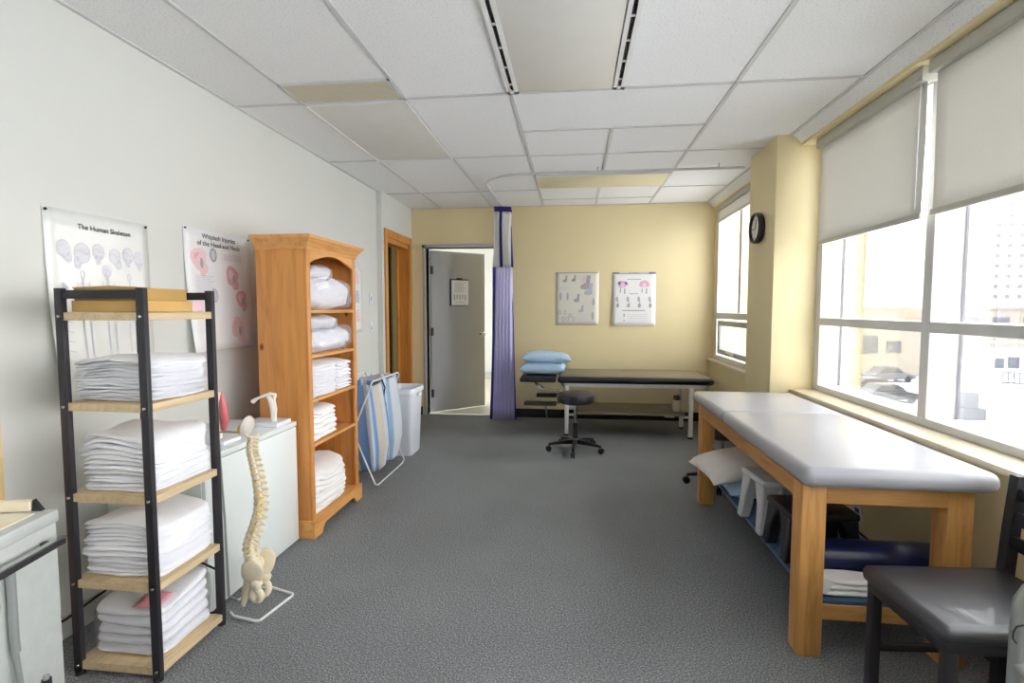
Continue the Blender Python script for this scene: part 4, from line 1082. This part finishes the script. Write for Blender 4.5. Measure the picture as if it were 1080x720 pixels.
# ------------------------------------------------------------------ oak treatment table
tx0, tx1, ty0, ty1 = .855, 1.445, 2.025, 3.66
t = thing('treatment_table', 'oak treatment table with grey padded top beside the window sill', 'table', ((tx0 + tx1) / 2, (ty0 + ty1) / 2, 0))
lw = .088
for x in (tx0, tx1 - lw):
    for y in (ty0, ty1 - lw): B('oak_z').box(x, x + lw, y, y + lw, 0, .668, bev=.005).build('leg', t)
for y in (ty0 + .004, ty1 - .034): B('oak_x').box(tx0 + lw, tx1 - lw, y, y + .03, .598, .668, bev=.003).build('apron', t)
for x in (tx0 + .004, tx1 - .034): B('oak_y').box(x, x + .03, ty0 + lw, ty1 - lw, .598, .668, bev=.003).build('apron', t)
for y in (ty0 + .01, ty1 - .04): B('oak_x').box(tx0 + lw, tx1 - lw, y, y + .03, .145, .205, bev=.003).build('stretcher', t)
B('blue_board').box(.915, 1.40, ty0 + .015, ty1 - .02, .205, .222, bev=.002).build('shelf_board', t)
B('oak_x').box(tx0 + .03, tx1 - .03, ty0 + .035, 3.74, .655, .672).build('top_board', t)
cu = B('grey_vinyl'); cushion(cu, .835, 1.492, 1.962, 3.035, .672, .748, .034, 5); cu.build('main_cushion', t)
cu = B('grey_vinyl'); cushion(cu, .835, 1.500, 3.037, 3.79, .672, .745, .034, 5); cu.build('head_cushion', t)
# things on its shelf
SH = .222
pillow('pillow', 'off-white pillow under the oak table drooping past its shelf edge', 'pillow', 'pale_pillow', (1.04, 3.24, .392), .56, .46, .13, .1, -.10, None, .03, 4)
pillow('pillow', 'pale blue pillow under the off-white pillow on the oak table shelf', 'pillow', 'blue_pillow', (1.10, 3.22, .280), .46, .44, .115, .05, 0, None, 0, 9)
def step_stool(loc, rz, mm, label, w, d, h):
    t = thing('step_stool', label, 'step stool', loc, rz)
    B(mm).box(-w / 2, w / 2, -d / 2, d / 2, h - .035, h, bev=.014, seg=3).build('step_top', t, local=True)
    for sx in (-1, 1):
        for sy in (-1, 1):
            q = MB().m(mm)
            def rect(cx_, cy_, a, b2, z): return [Vector((cx_ - a, cy_ - b2, z)), Vector((cx_ + a, cy_ - b2, z)), Vector((cx_ + a, cy_ + b2, z)), Vector((cx_ - a, cy_ + b2, z))]
            q.rings([rect(sx * (w / 2 - .012), sy * (d / 2 - .020), .026, .026, 0), rect(sx * (w / 2 - .026), sy * (d / 2 - .036), .028, .030, h * .5), rect(sx * (w / 2 - .045), sy * (d / 2 - .06), .040, .050, h - .03)])
            lo = q.build('leg', t, local=True); bv = lo.modifiers.new('soft', 'BEVEL'); bv.width = .007; bv.segments = 2
    return t
step_stool((1.03, 2.74, SH), .08, 'grey_plastic', 'grey plastic step stool on the oak table shelf', .25, .27, .265)
step_stool((1.07, 2.44, SH), .04, 'black_plastic', 'black plastic step stool behind the near leg on the oak table shelf', .30, .24, .225)
bo = B('blue_vinyl').lathe([(.001, 0), (.062, 0), (.074, .012), (.076, .03), (.076, .53), (.074, .548), (.062, .56), (.001, .56)], (.945, 2.235, SH + .0765), 36, Matrix.Rotation(PI / 2, 3, 'Y'))
tag(bo.build('bolster'), 'dark blue vinyl bolster roll on the oak table shelf', 'bolster')
tw = B('linen_warm')
for i in range(3): tw.blob((1.060 + .004 * i, 2.105, SH + .014 + i * .022), (.092 - .003 * i, .048, .0125), .7, .24, .004, 16, 3.3 + i, 40, 10)
tw.tube([(.972, 2.062, SH + .037), (.970, 2.10, SH + .037), (.972, 2.148, SH + .037)], .03, 16, [.030, .034, .030])
tag(tw.build('folded_towel', None, angle=80), 'single white folded towel on the blue shelf of the oak table', 'towel')

# ------------------------------------------------------------------ black chair
t = thing('chair', 'black vinyl chair with ladder back in front of the oak table', 'chair', (1.215, 1.685, 0), math.radians(4))
st = MB().m('chair_vinyl'); st.box(-.228, .235, -.185, .185, .405, .462, bev=.026, seg=5)
st.build('seat', t, local=True)
B('black_metal').box(-.21, .225, -.17, .17, .375, .408, bev=.004).build('seat_frame', t, local=True)
for x, y in ((-.19, -.158), (-.19, .158)):
    B('black_metal').box(x - .016, x + .016, y - .016, y + .016, 0, .38, bev=.003).build('front_leg', t, local=True)
for y in (-.168, .168):
    p = MB().m('black_metal'); p.rings([[Vector((x + a, y + b_, z)) for a, b_ in ((-.018, -.016), (.018, -.016), (.018, .016), (-.018, .016))] for x, z in ((.235, 0), (.232, .42), (.245, .60), (.262, .775))])
    p.build('back_post', t, local=True)
for z, x in ((.715, .256), (.635, .248), (.555, .241)): B('black_metal').box(x - .009, x + .009, -.155, .155, z - .022, z + .022, bev=.004).build('back_slat', t, local=True)
for y in (-.160, .160): B('black_metal').box(-.18, .22, y - .009, y + .009, .17, .195, bev=.003).build('stretcher', t, local=True)

# grey tube frame at the photo's lower right edge
t = thing('walking_frame', 'grey metal tube loop standing in front of the black chair', 'walking frame', (1.05, 1.2, 0))
B('dusty_metal').tube([(.955, 1.20, .012), (.955, 1.20, .66), (.958, 1.20, .70), (.972, 1.20, .724), (1.0, 1.20, .735), (1.28, 1.20, .735), (1.31, 1.20, .725), (1.325, 1.20, .70), (1.33, 1.20, .66), (1.33, 1.20, .012)], .0145, 14).build('tube_loop', t)
B('dusty_metal').tube([(.955, 1.20, .63), (1.33, 1.20, .63)], .009, 10).build('cross_bar', t)
for x in (.955, 1.33):
    B('black').cyl((x, 1.20, 0), (x, 1.20, .04), .019, seg=16).build('rubber_tip', t)
    B('dusty_metal').tube([(x, 1.20, .56), (x, .98, .50), (x, .86, .02)], .0125, 12).build('rear_leg', t)
B('black').tube([(.952, 1.184, .655), (.938, 1.183, .652), (.932, 1.183, .64), (.932, 1.183, .625), (.94, 1.184, .615)], .0018, 6).build('cord_loop', t)

# ------------------------------------------------------------------ stainless unit, lower left
ca = math.radians(11)
t = thing('heating_unit', 'stainless steel heating unit with cream top and black bar handle', 'appliance', (-1.42, 1.255, 0), ca)
B('steel').box(-.46, 0, -.66, 0, .06, .735, bev=.006).box(-.44, -.02, -.64, -.02, 0.0, .06).build('body', t, local=True)
B('steel').box(-.465, .004, -.665, .004, .735, .77, bev=.005).build('top_rim', t, local=True)
B('sill').box(-.43, -.03, -.63, -.03, .765, .7725, bev=.003).build('top_tray', t, local=True)
B('sill').box(-.46, -.055, -.018, .002, .7705, .800, bev=.004).build('lid_edge', t, local=True)
B('black_metal').prism([(-.055, .7705), (-.028, .7705), (-.050, .802)], lambda p, d: (p[0], d, p[1]), -.012, .0).build('lid_catch', t, local=True)
B('black_metal').box(.03, .044, -.70, -.028, .685, .702, bev=.003).box(0, .03, -.06, -.045, .687, .699).box(0, .03, -.62, -.604, .687, .699).build('bar_handle', t, local=True)
B('chrome').box(.028, .045, -.70, -.027, .7025, .7065).build('handle_strip', t, local=True)
B('dusty_metal').tube([(.012, -.165, .68), (.012, -.165, .50), (.014, -.165, .47)], .010, 12).tube([(.012, -.165, .47), (.02, -.165, .38), (.026, -.160, .35), (.04, -.145, .335), (.045, -.125, .345), (.045, -.12, .375)], .007, 10).build('drain_pipe', t, local=True)
B('black').cyl((.045, -.12, .335), (.045, -.12, .365), .011, seg=12).build('hose_tip', t, local=True)
bd = B('pale_board').box(-2.012, -1.992, 1.36, 1.585, 0.0, .957, bev=.003)
tag(bd.build('wooden_board'), 'pale wooden board standing against the white wall behind the steel unit', 'board')

# ------------------------------------------------------------------ outside
GZ = -6.0
struct(B('asphalt').box(2.2, 260, -60, 400, GZ - .5, GZ).build('ground'))
struct(B('brickwork').box(1.96, 2.10, 4.08, 4.75, GZ, 6.0).build('exterior_pier'))
def building(name, label, x0, x1, y0, y1, h, mm, wins, face='y', wmat='out_glass', roof=True):
    t = thing(name, label, 'building', ((x0 + x1) / 2, (y0 + y1) / 2, GZ))
    B(mm).box(x0, x1, y0, y1, GZ, GZ + h).build('walls', t)
    if roof: B('out_tan').box(x0 - .3, x1 + .3, y0 - .3, y1 + .3, GZ + h, GZ + h + .35).build('roof', t)
    wm = None
    for (a, z, w_, hh) in wins:
        if wm is None:
            o = B(wmat).box(-.5, .5, -.06, .06, 0, 1).build('window', t, local=True); wm = o
        else:
            o = wm.copy(); C.objects.link(o); o.parent = t
        o.location = Vector((a, y0 - .02, z)) - Vector(t.location); o.scale = (w_, 1, hh)
    return t
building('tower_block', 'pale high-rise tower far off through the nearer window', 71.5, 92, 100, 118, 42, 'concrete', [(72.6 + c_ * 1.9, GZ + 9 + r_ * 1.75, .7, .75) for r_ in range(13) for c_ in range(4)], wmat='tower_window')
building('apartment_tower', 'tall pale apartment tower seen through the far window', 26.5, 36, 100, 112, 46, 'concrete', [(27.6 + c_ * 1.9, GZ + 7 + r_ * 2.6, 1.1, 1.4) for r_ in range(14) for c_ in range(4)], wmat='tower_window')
building('shop_building', 'low pale building with a dark window behind the brick pier', 29.5, 38, 60, 70, 5.4, 'out_tan', [(31.2, -3.5, 2.4, 1.9), (34.0, -3.4, 1.4, 1.2)], wmat='out_grey')
building('office_building', 'low white building with three dark windows across the street', 28.9, 44.0, 40, 41.6, 4.6, 'concrete', [(29.55, -2.85, .55, .7), (30.45, -2.85, .7, .8), (31.8, -2.9, .6, .95)], wmat='out_grey')
building('warehouse', 'long flat-roofed building on the skyline behind the white building', 46, 90, 84, 96, 7.2, 'out_tan', [(50 + i * 4, GZ + 5.2, 2.2, .8) for i in range(8)], wmat='out_grey')
t = thing('roof_chimney', 'pale orange brick chimney block with thin masts on the low building', 'chimney', (37.1, 63, -.6))
B('brick_red').box(36.3, 37.8, 62.3, 63.6, -.25, 1.3).build('brick_block', t)
for x, l_ in ((36.5, .8), (37.4, -.5)): B('out_grey').tube([(x, 62.8, 1.3), (x - l_, 62.8, 3.0)], .05, 6).build('mast', t)
def car(x, y, rz, mm, label):
    t = thing('car', label, 'car', (x, y, GZ), rz, 'parked cars')
    def prof(pts, hw, mm_, nm):
        q = MB().m(mm_)
        q.prism(pts, lambda p, d: (p[0], d, p[1]), -hw, hw); o = q.build(nm, t, local=True)
        bv = o.modifiers.new('soft', 'BEVEL'); bv.width = .08; bv.segments = 2
    prof([(-2.1, .3), (2.1, .3), (2.15, .7), (1.1, .95), (-1.9, .98), (-2.15, .75)], .86, mm, 'body')
    prof([(1.05, .93), (.35, 1.45), (-1.2, 1.45), (-1.75, .95)], .76, 'out_glass', 'cabin_glass')
    B(mm).box(-1.15, .3, -.70, .70, 1.44, 1.49, bev=.02).build('roof', t, local=True)
    for sx in (-1.3, 1.3):
        for sy in (-.86, .68): B('black').cyl((sx, sy, .32), (sx, sy + .18, .32), .32, seg=18).build('wheel', t, local=True)
car(24.4, 43.5, .2, 'car_black', 'black car parked lowest in the window view')
car(25.4, 47.5, .15, 'car_grey', 'grey car parked behind the black car outside')
car(26.3, 53, .2, 'car_white', 'white car parked beside the grey car outside')
car(20.2, 49, 1.3, 'car_white', 'white car parked nearest the brick pier outside')
car(31.5, 56, .2, 'car_grey', 'grey car parked farthest off on the lot outside')
t = thing('roof_unit', 'dark air conditioning unit on the lower roof outside', 'air conditioner', (15.3, 22, -3))
B('out_grey').box(15.0, 15.5, 21.8, 22.3, -2.50, -1.92, bev=.03).build('casing', t)
B('out_grey').box(14.95, 15.75, 21.75, 22.35, -3.0, -2.52, bev=.03).build('base', t)
struct(B('concrete').prism([(10.6, 14), (24.0, 33.2), (32, 33.2), (32, 14)], lambda p, d: (p[0], p[1], d), GZ, -3.0).build('exterior_roof'))
t = thing('roof_railing', 'grey railing along the lower roof edge outside', 'railing', (27, 32, -3))
B('out_grey').tube([(24.6, 33, -2.35), (30, 31.0, -2.35)], .04, 6).tube([(24.6, 33, -2.95), (30, 31.0, -2.95)], .04, 6).build('rail', t)
bal = None
for i in range(24):
    f_ = i / 23
    if bal is None: bal = B('out_grey').tube([(0, 0, 0), (0, 0, .6)], .03, 6).build('baluster', t, local=True); o = bal
    else: o = bal.copy(); C.objects.link(o); o.parent = t
    o.location = Vector((24.6 + 5.4 * f_, 33 - 2 * f_, -2.95)) - Vector(t.location)

# ------------------------------------------------------------------ world, camera, view
wd = bpy.data.worlds.new('overcast_sky'); bpy.context.scene.world = wd; wd.use_nodes = True
bg = wd.node_tree.nodes['Background']; bg.inputs[0].default_value = (0.97, 0.985, 1.0, 1); bg.inputs[1].default_value = 10.0

f_px = 550.0
cam = bpy.data.cameras.new('camera'); cam.sensor_width = 36.0; cam.lens = f_px * 36 / 1080; cam.clip_start = 0.05; cam.clip_end = 600
co = bpy.data.objects.new('camera', cam); C.objects.link(co)
a = math.atan(35 / f_px); psi = math.atan(65 / f_px * math.cos(a))
fw = Vector((-math.sin(psi) * math.cos(a), math.cos(psi) * math.cos(a), -math.sin(a)))
rt = Vector((math.cos(psi), math.sin(psi), 0)); up = rt.cross(fw)
R3 = Matrix((rt, up, -fw)).transposed()
co.matrix_world = Matrix.Translation((0, 0, 1.325)) @ R3.to_4x4()
sc = bpy.context.scene
sc.camera = co
sc.view_settings.view_transform = 'Standard'; sc.view_settings.look = 'None'; sc.view_settings.exposure = -0.12; sc.view_settings.gamma = 1.0
sc.view_settings.use_curve_mapping = False
sc.cycles.use_denoising = True
sc.cycles.max_bounces = 12; sc.cycles.diffuse_bounces = 8; sc.cycles.transparent_max_bounces = 24
sc.cycles.sample_clamp_indirect = 20.0
